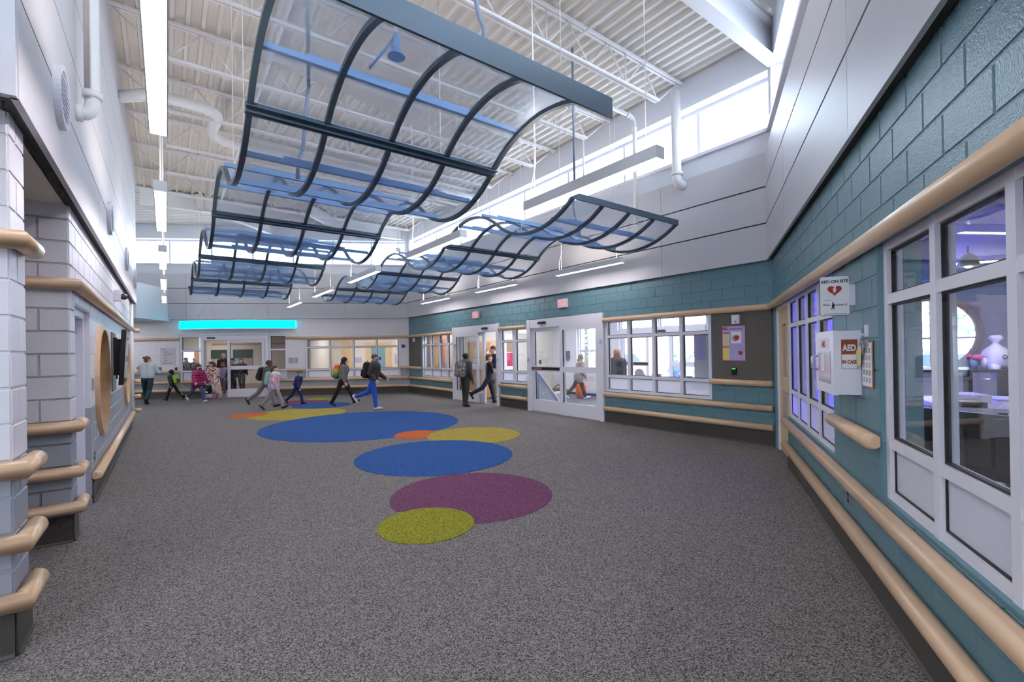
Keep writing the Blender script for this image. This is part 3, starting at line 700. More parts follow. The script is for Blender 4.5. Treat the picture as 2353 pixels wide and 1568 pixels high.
# strobes, readers, exit signs, plates
def strobe(F, s, z, d, label):
    o = empty('fire_strobe', F @ Vector((s, d, z - .07)), label, 'fire strobe', 'white fire strobes')
    MB().prism(F, [(s - .065, z - .075), (s + .065, z - .075), (s + .07, z + .07), (s + .06, z + .08), (s - .06, z + .08), (s - .07, z + .07)], d, d + .035, axis='y').build('housing', WHITE, o)
    MB().box(F, (s - .04, d + .035, z - .005), (s + .04, d + .055, z + .05)).build('lens', mat('strobe_lens', (236, 238, 244), .15), o)
    MB().ball(F @ Vector((s, d + .036, z - .04)), .016).build('button', mat('grey_plastic', (120, 120, 126), .4), o)
strobe(FB, .605, 2.15, .014, 'white fire strobe on the bulletin panel above the lavender poster'); strobe(FB, 13.75, 2.16, .014, 'white fire strobe on the far corner bulletin panel')
def reader(F, s, z, d, label, led=(70, 220, 80)):
    o = empty('card_reader', F @ Vector((s, d, z - .06)), label, 'card reader')
    MB().box(F, (s - .04, d, z - .065), (s + .04, d + .03, z + .065)).build('body', BLACK, o)
    MB().box(F, (s - .03, d + .03, z + .04), (s + .03, d + .032, z + .055)).build('indicator', emis('led%d' % led[0], led, 1.2), o)
reader(FB, .65, 1.235, .014, 'black card reader with green light under the lavender poster')
reader(FW, 8.93, 1.175, 0, 'black card reader with red light beside the corridor sidelight', (220, 40, 36))
def exit_sign(F, s, z, label):
    o = empty('exit_sign', F @ Vector((s, 0, z)), label, 'exit sign', 'red exit signs')
    MB().box(F, (s - .165, .005, z), (s + .165, .065, z + .22)).build('housing', WHITE, o)
    MB().box(F, (s - .155, .065, z + .01), (s + .155, .067, z + .21)).build('face', mat('exit_face', (236, 226, 230), .5), o)
    text('EXIT', rframe(F, s, .068, z + .045), .175, 'lettering', emis('exit_red', (250, 92, 92), 1.1), o, bold=.0005, sx=.8)
exit_sign(FB, 9.07, 2.73, 'white exit sign with red letters above the open sliding door'); exit_sign(FB, 5.0, 2.73, 'white exit sign with red letters above the closed sliding door')
def plate(F, s, z, d, label, rgb=(150, 176, 206), w_=.085, h_=.085):
    o = empty('door_button', F @ Vector((s, d, z - h_ / 2)), label, 'door button')
    MB().box(F, (s - w_ / 2, d, z - h_ / 2), (s + w_ / 2, d + .02, z + h_ / 2)).build('plate', mat('blue_plate%d' % rgb[0], rgb, .4), o)
    MB().disc(F, (s, z), .022, d + .02, d + .024, 12).build('wheelchair_mark', PAPER, o)
plate(FB, 6.395, 1.41, .05, 'blue push plate on the jamb beside the closed sliding door'); plate(FB, 7.885, 1.40, .05, 'blue push plate on the jamb beside the open sliding door')
plate(FB, 3.745, 1.84, .05, 'small blue sticker plate on the jamb by the four column window', w_=.05)
o = empty('key_switch', FB @ Vector((10.42, .03, 1.6)), 'small grey key switch with hanging chain on the open sliding door frame', 'key switch')
MB().box(FB, (10.36, .05, 1.80), (10.47, .075, 1.93)).build('plate', ALU, o); MB().tube([FB @ Vector((10.42, .085, 1.8 - .03 * k)) for k in range(12)], .006, 6).build('chain', ALU, o)
def outlet(F, s, z, label):
    o = empty('wall_outlet', F @ Vector((s, 0, z - .06)), label, 'wall outlet', 'wall outlets')
    MB().box(F, (s - .037, .0005, z - .06), (s + .037, .007, z + .06)).build('cover_plate', ALU, o)
    for dz in (-.026, .026): MB().box(F, (s - .017, .007, z + dz - .017), (s + .017, .009, z + dz + .017)).build('socket', BLACK, o)
outlet(FR, 4.365, .47, 'steel wall outlet low on the near teal wall between the rails'); outlet(FW, 4.585, .465, 'wall outlet low on the far wall beside the corridor doors'); outlet(FL, 7.34, .5, 'wall outlet low beside the first round window')
o = MB().box(FL, (7.19, .0005, 1.28), (7.27, .012, 1.42)).build('switch_plate', ALU); tag(o, 'steel switch plate beside the first round window', 'switch plate')

# ------------------------------------------------------------------ defibrillator corner on the near wall
CAB = mat('cabinet_enamel', (232, 230, 238), .3)
o = empty('defibrillator_cabinet', FR @ Vector((4.46, 0, 1.31)), 'white wall cabinet marked AED IN CASE on the near teal wall', 'cabinet')
MB().box(FR, (4.17, .0005, 1.31), (4.745, .14, 1.768)).build('body', CAB, o)
dr = MB().box(FR, (4.17, .14, 1.305), (4.745, .165, 1.772)).build('door', CAB, o)
MB().box(FR, (4.27, .1655, 1.38), (4.66, .168, 1.62)).build('window_pane', mat('dark_acrylic', (150, 152, 158), .15), dr)
MB().box(FR, (4.30, .1655, 1.64), (4.62, .168, 1.72)).build('label_plate', PAPER, dr); T(FR, 4.46, .1685, 1.655, 'AED', .06, dr, RED, bold=.002)
MB().box(FR, (4.36, .168, 1.47), (4.48, .170, 1.6)).build('instruction_card', PAPER, dr)
MB().tube([FR @ Vector((4.22, .166, 1.58)), FR @ Vector((4.22, .205, 1.57)), FR @ Vector((4.22, .205, 1.48)), FR @ Vector((4.22, .166, 1.47))], .009, 8).build('handle', ALU, dr)
# near side face carries the lettering: frame looking back at the camera
NS = Matrix((( -R3, 0, -.5, 0), (.5, 0, -R3, 0), (0, 1, 0, 0), (0, 0, 0, 1)))
def side_frame(s, d, z):
    n = Vector((-.5, -R3, 0)); r = (-n).cross(Vector((0, 0, 1))); M = Matrix((r, Vector((0, 0, 1)), n)).transposed().to_4x4(); M.translation = FR @ Vector((s, d, z)); return M
BRN = mat('label_brown', (150, 66, 34), .5)
FS = frame((FR @ Vector((4.7455, 0, 0))).xy, (-R3, .5), (-.5, -R3))      # along = away from the wall
MB().box(FS, (.022, 0, 1.495), (.118, .0008, 1.705)).build('side_label_border', BRN, o)
MB().box(FS, (.0245, .0008, 1.4975), (.1155, .0014, 1.598)).build('side_label_field', PAPER, o)
text('AED', side_frame(4.748, .070, 1.625), .062, 'lettering', PAPER, o, bold=.0025, sx=.66); text('IN CASE', side_frame(4.748, .070, 1.533), .036, 'lettering', BRN, o, bold=.0016, sx=.66)
# projecting sign
o = empty('defibrillator_sign', FR @ Vector((4.63, .0, 1.88)), 'white projecting sign reading AED ON SITE with a red heart', 'sign')
FG = frame((FR @ Vector((4.62, 0, 0))).xy, (-R3, .5), (-.5, -R3))
MB().prism(FG, [(.03 + a, 1.885 + b_) for a, b_ in ((.012, 0), (.178, 0), (.19, .012), (.19, .283), (.178, .295), (.012, .295), (0, .283), (0, .012))], -.002, .002, axis='y').build('sign_board', INK, o)
MB().prism(FG, [(.033 + a, 1.888 + b_) for a, b_ in ((.01, 0), (.174, 0), (.184, .01), (.184, .279), (.174, .289), (.01, .289), (0, .279), (0, .01))], .002, .003, axis='y').build('sign_face', PAPER, o)
MB().box(FR, (4.60, .0005, 1.96), (4.632, .04, 2.11)).build('bracket', WHITE, o)
sf = lambda d, z: side_frame(4.6235, d, z)
text('AED ON SITE', sf(.125, 2.13), .029, 'lettering', INK, o, bold=.0008)
hp = [(16 * math.sin(t) ** 3, 13 * math.cos(t) - 5 * math.cos(2 * t) - 2 * math.cos(3 * t) - math.cos(4 * t)) for t in [2 * math.pi * k / 40 for k in range(40)]]
MB().prism(sf(.125, 2.075), [(a * .0028, b_ * .0026) for a, b_ in hp], 0, .0012).build('red_heart', RED, o)
MB().prism(sf(.125, 2.078), [(.004, .026), (-.014, .002), (-.004, .003), (-.012, -.012), (-.003, -.012), (-.008, -.03), (.014, -.004), (.004, -.005), (.012, .009), (.003, .01), (.012, .026)], .0012, .002).build('lightning_bolt', PAPER, o)
text('In Memory of', sf(.168, 2.0), .008, 'lettering', INK, o); text('Wes   Leonard', sf(.125, 1.958), .026, 'lettering', INK, o, sx=.95)
MB().prism(sf(.135, 1.95), [(-.006, .04), (0, .036), (.004, .02), (.012, .014), (.008, .01), (.004, -.004), (.010, -.016), (.004, -.018), (-.002, -.006), (-.010, -.018), (-.014, -.014), (-.006, 0), (-.010, .012), (-.004, .022)], 0, .001).build('player_mark', INK, o)
text('www.wesleonardheartteam.org', sf(.125, 1.896), .0105, 'lettering', INK, o)
# hook, keys, clipboard
o = empty('wall_hook', FR @ Vector((4.90, 0, 1.70)), 'small white adhesive hook holding keys beside the defibrillator cabinet', 'hook')
MB().box(FR, (4.88, .0005, 1.72), (4.92, .014, 1.80)).build('hook_plate', WHITE, o); MB().tube([FR @ Vector((4.9, .014, 1.74)), FR @ Vector((4.9, .035, 1.725)), FR @ Vector((4.9, .035, 1.745))], .005, 6).build('hook_arm', WHITE, o)
o = empty('clipboard', FR @ Vector((4.92, 0, 1.375)), 'brown clipboard with printed sheets hanging beside the defibrillator cabinet', 'clipboard')
MB().box(FR, (4.80, .004, 1.375), (5.02, .010, 1.69)).build('board', mat('hardboard', (150, 108, 70), .6), o); MB().box(FR, (4.81, .010, 1.385), (5.01, .012, 1.68)).build('paper_sheet', PAPER, o)
for k in range(5):
    for j in range(3): MB().box(FR, (4.83 + .06 * j, .012, 1.41 + .05 * k), (4.87 + .06 * j, .0125, 1.445 + .05 * k)).build('printed_picture', mat('print%d' % (k % 3), [(170, 176, 190), (150, 160, 140), (196, 180, 170)][k % 3], .8), o)
MB().box(FR, (4.86, .012, 1.66), (4.96, .022, 1.70)).build('clip', ALU, o)
o = empty('key_bunch', FR @ Vector((4.82, .04, 1.50)), 'bunch of keys with a cream paper tag hanging from the hook', 'keys')
MB().ring(FR, (4.87, 1.685), .022, .026, .03, .034, 20).build('key_ring', ALU, o)
MB().prism(FR, [(4.74, 1.60), (4.80, 1.66), (4.87, 1.64), (4.85, 1.53), (4.79, 1.51)], .03, .033, axis='y').build('paper_tag', mat('cream_tag', (222, 208, 160), .8), o)
for k in range(3): MB().prism(FR, [(4.855 + .02 * k, 1.67), (4.87 + .02 * k, 1.67), (4.872 + .022 * k, 1.60), (4.862 + .022 * k, 1.60)], .024 + .003 * k, .026 + .003 * k, axis='y').build('key', ALU, o)

# ------------------------------------------------------------------ far wall things
SGN = mat('sign_lavender', (206, 196, 206), .5)
o = empty('directory_sign', FW @ Vector((9.22, 0, 1.33)), 'pale directory sign listing gym, houses, classrooms and media center', 'sign')
MB().box(FW, (8.945, .0005, 1.326), (9.50, .012, 1.997)).build('sign_board', SGN, o)
for z, t, x in ((1.92, 'GYM', 9.40), (1.815, 'HOUSES 2, 3, 4', 9.40), (1.72, 'CLASSROOMS', 9.37), (1.655, '21-25', 9.37), (1.565, '31-38', 9.37), (1.47, '41-48', 9.37), (1.375, 'MEDIA CENTER', 9.40)): T(FW, x, .013, z, t, .062, o, INK, 'LEFT', sx=.8)
MB().prism(rframe(FW, 9.45, .0125, 1.94), [(-.02, 0), (.012, .018), (.012, -.018)], 0, .001).build('arrow_mark', INK, o)
o = empty('room_sign', FW @ Vector((4.57, 0, 1.305)), 'small room sign with blue side bars beside the long far window', 'sign')
MB().box(FW, (4.42, .0005, 1.305), (4.725, .010, 1.54)).build('sign_board', mat('sign_grey', (176, 180, 196), .5), o)
for s in (4.405, 4.725): MB().box(FW, (s, .0005, 1.315), (s + .018, .012, 1.53)).build('side_bar', mat('sign_blue', (74, 108, 136), .5), o)
for z, t in ((1.485, 'ART'), (1.44, 'HOUSE 1'), (1.38, 'CLASSROOMS'), (1.325, '11-18')): T(FW, 4.70, .0105, z, t, .04, o, INK, 'LEFT', sx=.8)
o = empty('picture_frame', FW @ Vector((.23, 0, 1.78)), 'small white framed photo high beside the long far window', 'picture')
MB().box(FW, (.12, .0005, 1.78), (.34, .018, 2.04)).build('frame', WHITE, o); MB().box(FW, (.155, .018, 1.86), (.305, .0195, 2.0)).build('photo', mat('photo_blue', (62, 74, 100), .5), o)
o = MB().box(FW, (9.46, .0005, 1.10), (9.58, .03, 1.25)).build('thermostat', mat('grey_plastic', (120, 120, 126), .4)); tag(o, 'grey wall thermostat under the directory sign', 'thermostat')
o = MB().box(FW, (10.26, .0005, 1.2), (10.33, .03, 1.27)).build('fire_pull', RED); tag(o, 'small red fire alarm pull near the left end of the far wall', 'fire alarm')
# glowing cyan fascia
o = empty('light_box', FW @ Vector((6.6, .3, 2.69)), 'long curved cyan light box above the corridor doors', 'light box')
arc = lambda s: .12 + .40 * (1 - ((s - 6.6) / 2.14) ** 2)
ss = [4.47 + 4.26 * k / 32 for k in range(33)]
for nm, za, zb, dd, m in (('glowing_face', 2.715, 3.02, 0, emis('cyan_glow', (6, 226, 255), 1.6)), ('bottom_trim', 2.68, 2.715, .025, WHITE), ('top_trim', 3.02, 3.05, .025, WHITE)):
    b = MB(); V = [FW @ Vector((s, d, z)) for s in ss for d, z in ((.02, za), (arc(s) + dd, za), (arc(s) + dd, zb), (.02, zb))]
    b.add(V, [(4 * i + j, 4 * i + (j + 1) % 4, 4 * i + 4 + (j + 1) % 4, 4 * i + 4 + j) for i in range(32) for j in range(4)] + [(0, 1, 2, 3), (131, 130, 129, 128)]); b.build(nm, m, o)
for s, s2 in ((8.0, 7.6), (7.3, 7.6), (6.1, 5.6), (5.3, 5.45)): MB().tube([FW @ Vector((s, .3, 3.05)), FW @ Vector((s2, .2, 3.95)), FW @ Vector((s2, .09, 4.0))], .005, 5).build('stay_cable', ALU, o)
# white bulkhead at the left end
bk = MB().prism(ID, [(-11.08, 17.55), (-11.08, 19.40), (-14.5, 19.40), (-14.5, 17.0)], 3.03, 4.29).build('wall_bulkhead', DRY); bk['kind'] = 'structure'; bk['label'] = 'white bulkhead box beside the far clerestory'
c = MB().box(ID, (-16.2, 8, 0), (-16, 30, ROOF)).build('wall_corridor', CREAM); c['kind'] = 'structure'; c['label'] = 'cream wall closing the side corridor'
# white post at the end of the left wall
o = empty('steel_post', FL @ Vector((14.9, -.02, 0)), 'slim white steel post with short rail stubs at the end of the left wall', 'post')
MB().tube([FL @ Vector((15.05, -.02, 0)), FL @ Vector((15.05, -.02, HP))], .06, 14).build('post_shaft', STEELW, o)
for z in (HR, HS, HM + .03, HL): MB().tube([FL @ Vector((15.05, .03, z)), FL @ Vector((15.05, .17, z))], .05, 12).build('rail_stub', MAPLE, o)

# ------------------------------------------------------------------ left wall things
for i, (x, z, r) in enumerate(RW):
    o = empty('window_%d' % (20 + i), FL @ Vector((x, 0, z - r)), ['round maple framed window on the left wall nearer the camera', 'round maple framed window on the left wall behind the screen'][i], kind='structure')
    MB().ring(FL, (x, z), r - .055, r, -.28, .045, 64).build('round_frame', MAPLE, o)
    MB().disc(FL, (x, z), r - .056, -.27, -.262, 48).build('back_panel', MAPLE, o)
o = empty('wall_screen', FL @ Vector((8.9, .2, 1.3)), 'large black flat screen on a swing arm beside the round windows', 'television')
TVF = FL @ Matrix.Translation((8.62, .235, 1.66)) @ Matrix.Rotation(math.radians(-1.5), 4, 'Z') @ Matrix.Rotation(math.radians(-3), 4, 'X')
MB().box(TVF, (-.62, -.05, -.37), (.62, 0, .37)).build('casing', BLACK, o); MB().box(TVF, (-.605, 0, -.35), (.605, .003, .355)).build('screen', mat('screen_glass', (28, 30, 36), .06), o)
MB().box(TVF, (-.3, -.12, -.25), (.3, -.05, .25)).build('rear_bracket', BLACK, o)
o = empty('screen_mount', FL @ Vector((9.9, 0, 1.2)), 'black wall bracket with cables behind the flat screen', 'bracket')
MB().box(FL, (9.55, .0005, 1.12), (10.2, .016, 2.06)).build('back_board', mat('board_grey', (116, 114, 106), .8), o)
MB().box(FL, (9.72, .016, 1.45), (9.86, .06, 1.98)).build('bracket_plate', BLACK, o); MB().tube([FL @ Vector((9.8, .05, 1.9)), FL @ Vector((9.5, .12, 1.75)), FL @ Vector((9.1, .10, 1.7))], .018, 8).build('swing_arm', BLACK, o)
MB().tube([FL @ Vector((9.75 + .06 * math.sin(k), .05, 1.95 - .08 * k)) for k in range(9)], .012, 6).build('cable', BLACK, o)
o = empty('security_camera', FL @ Vector((9.6, 0, 2.58)), 'small white dome security camera on the left wall', 'camera')
MB().box(FL, (10.2, .0005, 2.62), (10.36, .09, 2.80)).build('mount_box', WHITE, o); MB().ball(FL @ Vector((10.28, .12, 2.70)), .055).build('dome', mat('smoked_dome', (60, 62, 70), .1), o)
for i, u in enumerate((4.65, 8.33, 11.65, 14.6)):
    o = empty('round_vent', FL @ Vector((u, .085, 3.34)), '%s round white louvre vent on the left wall panels' % ORD[i], 'vent', 'round wall vents')
    MB().ring(FL, (u, 3.57), .185, .225, .085, .125, 40).build('vent_ring', WHITE, o)
    MB().disc(FL, (u, 3.57), .19, .0855, .09, 40).build('vent_back', mat('vent_dark', (120, 122, 130), .6), o)
    for k in range(9):
        z = 3.57 - .145 + .0363 * k; hw_ = math.sqrt(max(0, .184 ** 2 - (z - 3.57) ** 2))
        MB().prism(FL, [(.09, z + .012), (.118, z - .008), (.12, z - .004), (.092, z + .016)], u - hw_, u + hw_, axis='x').build('louvre', WHITE, o)

# ------------------------------------------------------------------ pipes, duct, small ceiling items
def pipe(name, P, r, label, cat='pipe', m=None, collars=(), grp='white ceiling pipes'):
    o = empty(name, Vector(P[-1]), label, cat, grp); MB().tube(P, r, 14).build('pipe_run', m or STEELW, o)
    for c, d in collars:
        c, d = Vector(c), Vector(d).normalized(); MB().tube([c - d * .03, c + d * .03], r * 1.3, 14).build('collar', m or STEELW, o)
    return o
hv = lambda u, v, z: FH @ Vector((u, v, z))
def bend(a, b, c, n=5):
    a, b, c = Vector(a), Vector(b), Vector(c); return [(1 - t) ** 2 * a + 2 * t * (1 - t) * b + t * t * c for t in [k / n for k in range(n + 1)]]
vd = FH.to_3x3() @ Vector((0, 1, 0))
pipe('rain_leader', [hv(5.5, -.5, ROOF), hv(5.5, -.5, 3.95)] + bend(hv(5.5, -.5, 3.95), hv(5.5, -.5, 3.82), hv(5.5, -.57, 3.82)) + [hv(5.5, -.604, 3.82)], .055, 'white rain leader pipe dropping along the left wall and elbowing into it', collars=(((hv(5.5, -.5, 4.0)), (0, 0, 1)), (hv(5.5, -.59, 3.82), vd)))
pipe('rain_leader', [hv(5.04, 7.75, ROOF - .3), hv(5.04, 7.75, 4.9)] + bend(hv(5.04, 7.75, 4.9), hv(5.04, 7.75, 4.78), hv(5.04, 7.9, 4.78)) + [hv(5.04, 7.95, 4.78)], .085, 'thick white pipe in front of the clerestory above the door wall', collars=((hv(5.04, 7.75, 4.95), (0, 0, 1)),))
pipe('sprinkler_pipe', [hv(6.0, 4.2, 6.42), hv(6.0, 7.6, 6.42)] + bend(hv(6.0, 7.6, 6.42), hv(6.0, 7.75, 6.42), hv(6.0, 7.75, 6.27)) + [hv(6.0, 7.75, 4.2)], .04, 'slim white pipe dropping behind the right hand canopies', collars=((hv(6.0, 7.55, 6.42), vd), (hv(6.0, 7.75, 6.2), (0, 0, 1))))
pipe('conduit', [hv(7.4, 7.7, ROOF), hv(7.4, 7.7, 5.3)], .022, 'thin white conduit hanging between the pendants and the clerestory')
pipe('air_duct', [hv(10.34, -.59, 6.15), hv(10.2, -.2, 6.25)] + bend(hv(10.2, -.1, 6.27), hv(10.15, .9, 6.3), hv(10.6, .85, 6.3)) + bend(hv(11.2, .8, 6.3), hv(11.75, .85, 6.3), hv(11.75, 1.5, 6.3)) + [hv(11.7, 3.7, 6.3), hv(11.7, 7.6, 6.3)], .1, 'fat white duct snaking across the ceiling from the left wall', 'duct')
pipe('sprinkler_pipe', [hv(3.6, 1.4, 6.45), hv(17.4, 1.4, 6.45)], .03, 'long white sprinkler pipe running along the lobby ceiling'); pipe('conduit', [hv(3.6, 5.2, 6.55), hv(17.4, 5.2, 6.55)], .02, 'long thin white conduit along the lobby ceiling')
GP = mat('grey_conduit', (140, 148, 166), .5)
pipe('flexible_conduit', [hv(5.2, 1.25, ROOF), hv(5.2, 1.25, 4.5)] + bend(hv(5.2, 1.25, 4.5), hv(5.1, 1.18, 4.1), hv(5.25, 1.2, 3.9)) + [hv(5.3, 1.15, 3.7), hv(5.3, 1.15, 3.55)], .02, 'grey flexible conduit feeding the nearest left hand canopy', 'conduit', GP)
pipe('flexible_conduit', [hv(5.6, 5.6, ROOF), hv(5.6, 5.6, 4.4)] + bend(hv(5.6, 5.6, 4.4), hv(5.6, 5.5, 4.0), hv(5.5, 5.6, 3.75)) + [hv(5.5, 5.6, 3.55)], .02, 'grey flexible conduit feeding the nearest right hand canopy', 'conduit', GP)
pipe('flexible_conduit', [hv(3.2, 2.1, ROOF)] + bend(hv(3.2, 2.1, 4.9), hv(3.2, 2.05, 4.5), hv(3.1, 2.1, 4.3)) + [hv(3.1, 2.1, 4.1)], .02, 'dark flexible conduit behind the deep front canopy bar', 'conduit', GP)
o = empty('ceiling_speaker', hv(3.75, 1.62, 4.2), 'small blue grey bell shaped speaker hanging above the nearest canopy', 'speaker')
MB().tube([hv(3.75, 1.62, 4.42), hv(3.75, 1.62, 4.36), hv(3.75, 1.62, 4.30), hv(3.75, 1.62, 4.26), hv(3.75, 1.62, 4.22)], [.02, .03, .03, .055, .075], 16).build('bell', CANB, o)
MB().tube([hv(3.75, 1.62, 4.40), hv(3.95, 1.45, 4.16)], .012, 6).build('stay_rod', CANB, o); MB().tube([hv(3.75, 1.62, 4.42), hv(3.75, 1.62, 4.9), hv(3.75, 1.62, ROOF)], .01, 6).build('drop_rod', STEELW, o)
for i, (u, v) in enumerate(((5.9, 3.2), (9.8, 4.2))):
    o = empty('smoke_detector', hv(u, v, 3.95), ['white smoke detector on a drop rod between the two nearest canopies', 'white smoke detector on a drop rod over the middle of the lobby'][i], 'smoke detector')
    MB().tube([hv(u, v, 4.02), hv(u, v, 3.96), hv(u, v, 3.95)], [.05, .06, .045], 14).build('detector_body', WHITE, o); MB().tube([hv(u, v, 4.02), hv(u, v, ROOF)], .009, 6).build('drop_rod', STEELW, o)
# ------------------------------------------------------------------ rooms beyond the glass
def struct(b, name, m, label):
    o = b.build(name, m); o['kind'] = 'structure'; o['label'] = label; return o
CEILM = mat('ceiling_tile', (216, 216, 222), .7, var=.03, vscale=12)
VWHITE = mat('vestibule_white', (226, 224, 234), .6); GREYW = mat('grey_partition', (198, 194, 196), .6)
DV = -4.4   # outer facade, in the door wall frame
VIN = (-.02, 10.3)
# facade parallel to the door wall: vestibule doors, side window, office round window
fac = [(3.75, 7.0, 0, 2.75), (7.95, 9.0, .85, 2.5)]
RWC = (-1.1, 1.86, .78)
fac_o = fac + [(RWC[0] - .86, RWC[0] + .86, RWC[1] - .9, RWC[1] + .9)]
b = MB()
for r in subtract((-7, 16, 0, 3.2), fac_o): b.box(FB, (r[0], DV - .3, r[2]), (r[1], DV, r[3]))
struct(b, 'wall_facade', VWHITE, 'white outer facade wall of the vestibule and office')
b = MB(); n = 48; V = []
for k in range(n):
    t = 2 * math.pi * k / n; c, s_ = math.cos(t), math.sin(t); e = min(.86 / max(abs(c), 1e-6), .9 / max(abs(s_), 1e-6))
    for q_ in (RWC[2], e):
        for d in (DV - .3, DV): V.append(FB @ Vector((RWC[0] + q_ * c, d, RWC[1] + q_ * s_)))
b.add(V, [f for k in range(n) for f in ((4 * k, 4 * k + 2, 4 * ((k + 1) % n) + 2, 4 * ((k + 1) % n)), (4 * k + 1, 4 * k + 3, 4 * ((k + 1) % n) + 3, 4 * ((k + 1) % n) + 1), (4 * k, 4 * k + 1, 4 * ((k + 1) % n) + 1, 4 * ((k + 1) % n)))])
struct(b, 'wall_facade_round', VWHITE, 'facade wall around the round office window')
o = empty('window_30', FB @ Vector((RWC[0], DV, 1.0)), 'round maple framed window at the back of the office', kind='structure')
MB().ring(FB, RWC[:2], .68, .80, DV - .3, DV + .05, 64).build('round_frame', MAPLE, o)
MB().box(FB, (RWC[0] - .02, DV - .2, RWC[1] - .7), (RWC[0] + .02, DV - .15, RWC[1] + .7)).build('mullion', WHITE, o); MB().box(FB, (RWC[0] - .7, DV - .2, RWC[1] - .1), (RWC[0] + .7, DV - .15, RWC[1] - .06)).build('frame_rail', WHITE, o)
MB().disc(FB, RWC[:2], .68, DV - .18, DV - .174, 48).build('pane', GLASS, o)
window(FB, 9, [7.95, 9.0], [.85, 1.62, 2.5], DV - .2, DV - .1, 'vestibule side window with a tree outside', frost=0)
window(FB, 10, [3.75, 5.4, 7.0], [2.30, 2.75], DV - .2, DV - .1, 'transom window above the outer vestibule doors', frost=0)
D6 = sliding(FB, 6, 3.75, 7.0, 2.30, 'white outer sliding doors of the vestibule', jd=(DV - .2, DV + .05), jw=.12)
D6c = [c for c in D6.children if c.name.startswith('header')][0]
for c in [c for c in D6.children if c.name.startswith(('header', 'threshold'))]: bpy.data.objects.remove(c)
MB().box(FB, (3.87, DV - .2, 2.12), (6.88, DV + .04, 2.30)).build('header', WHITE, D6)
leaf(FB, D6, 3.87, 5.0, DV - .1, DV - .04, top=2.12); leaf(FB, D6, 5.75, 6.88, DV - .1, DV - .04, top=2.12, bar=True); sensor(FB, D6, 5.2, 2.21, DV + .04)
# partition with the wooden door, and vestibule end wall
b = MB()
for r in subtract((-4.4, -.22, 0, 3.2), [(-2.55, -2.0, 1.0, 2.3)]): b.box(FB, (10.3, r[0], r[2]), (10.42, r[1], r[3]))
struct(b, 'wall_partition', CREAM, 'cream partition wall between the vestibule and the side room')
struct(MB().box(FB, (-.12, DV, 0), (0, -.22, 3.2)), 'wall_vestibule_end', VWHITE, 'white end wall of the vestibule')
struct(MB().box(FB, (-.12, DV - .3, 2.95), (16, -.22, 3.15)), 'ceiling_vestibule', CEILM, 'white ceiling of the vestibule')
struct(MB().box(FB, (16, DV - .3, 0), (16.12, -.22, 3.2)), 'wall_side_room', CREAM, 'cream end wall of the side room')
def fill_troffer(F, s, d, z, L, W_, label, st=20):  # flush lamps added to brighten the enclosed rooms
    o = empty('ceiling_light', F @ Vector((s, d, z)), label, 'ceiling light', 'added room fill lights')
    MB().box(F, (s - L / 2 - .02, d - W_ / 2 - .02, z - .01), (s + L / 2 + .02, d + W_ / 2 + .02, z)).build('frame', WHITE, o)
    MB().box(F, (s - L / 2, d - W_ / 2, z - .016), (s + L / 2, d + W_ / 2, z - .0105)).build('diffuser', emis('fill_troffer%d' % st, (255, 244, 228) if F is FW else (248, 246, 255), st), o)
for s in (1.8, 5.2, 8.6): fill_troffer(FB, s, -2.3, 2.945, 1.2, .5, 'added flush fill light of the vestibule, %s' % {1.8: 'nearest the bulletin panel end', 5.2: 'in the middle', 8.6: 'over the partition end'}[s])
fill_troffer(FB, 12.4, -.8, 2.945, 1.6, .5, 'added flush fill light of the side room')
fill_troffer(FL, 5.0, -1.4, HP - .002, 1.0, .4, 'added flush fill light in the passage between the piers', 18); fill_troffer(ID, -13.0, 18.2, 2.98, 1.6, .5, 'added flush fill light in the side corridor under the bulkhead', 5)  # unseen lamps added to lift the dark passage and side corridor
# partition furniture: wooden door with yellow notices, bright window with posters
PF = frame((FB @ Vector((10.3, 0, 0))).xy, (R3, .5), (.5, -R3))   # along = away from the door wall, out = toward smaller s
o = empty('door_7', PF @ Vector((1.3, 0, 0)), 'oak door and panel wall with yellow notices seen through the open sliding door', kind='structure')
MB().box(PF, (.3, 0, 0), (1.95, .012, 2.05)).build('oak_panel', mat('pale_oak', (222, 190, 146), .5, var=.06), o); MB().box(PF, (.42, .012, 0), (1.32, .04, 1.98)).build('door_leaf', OAK, o)
for i, (a, za, w_, h_, m, lab) in enumerate(((1.02, 1.38, .22, .30, YEL, 'yellow notice on the oak door, nearer the jamb'), (.62, 1.46, .22, .32, YEL, 'yellow notice on the oak door, farther along'), (1.5, 1.1, .26, .34, PAPER, 'white notice on the oak panel wall'), (.58, 1.05, .26, .36, PAPER, 'white notice low on the oak door'), (1.0, 1.72, .16, .26, mat('lilac_paper', (206, 196, 228), .8), 'lilac notice high on the oak door'))):
    nt_ = empty('notice', PF @ Vector((a, .03, za)), lab, 'notice', 'notices on the oak door'); d0 = .0405 if a < 1.3 else .0125
    MB().box(PF, (a, d0, za), (a + w_, d0 + .002, za + h_)).build('sheet', m, nt_); MB().box(PF, (a + w_ * .35, d0 + .002, za + h_ * .3), (a + w_ * .65, d0 + .003, za + h_ * .7)).build('printed_mark', INK if m is YEL else mat('print0', (170, 176, 190), .8), nt_)
o = empty('window_31', PF @ Vector((2.28, 0, 1.0)), 'bright partition window hung with posters', kind='structure')
MB().box(PF, (2.0, -.10, 1.0), (2.55, -.09, 2.3)).build('pane', emis('daylight_glow', (236, 236, 250), 1.3), o)  # pane glows to stand in for daylight behind it
for q in ((1.95, 2.0, .95, 2.35), (2.55, 2.6, .95, 2.35), (2.0, 2.55, .95, 1.0), (2.0, 2.55, 2.3, 2.35)): MB().box(PF, (q[0], -.1, q[2]), (q[1], .02, q[3])).build('frame_rail', WHITE, o)
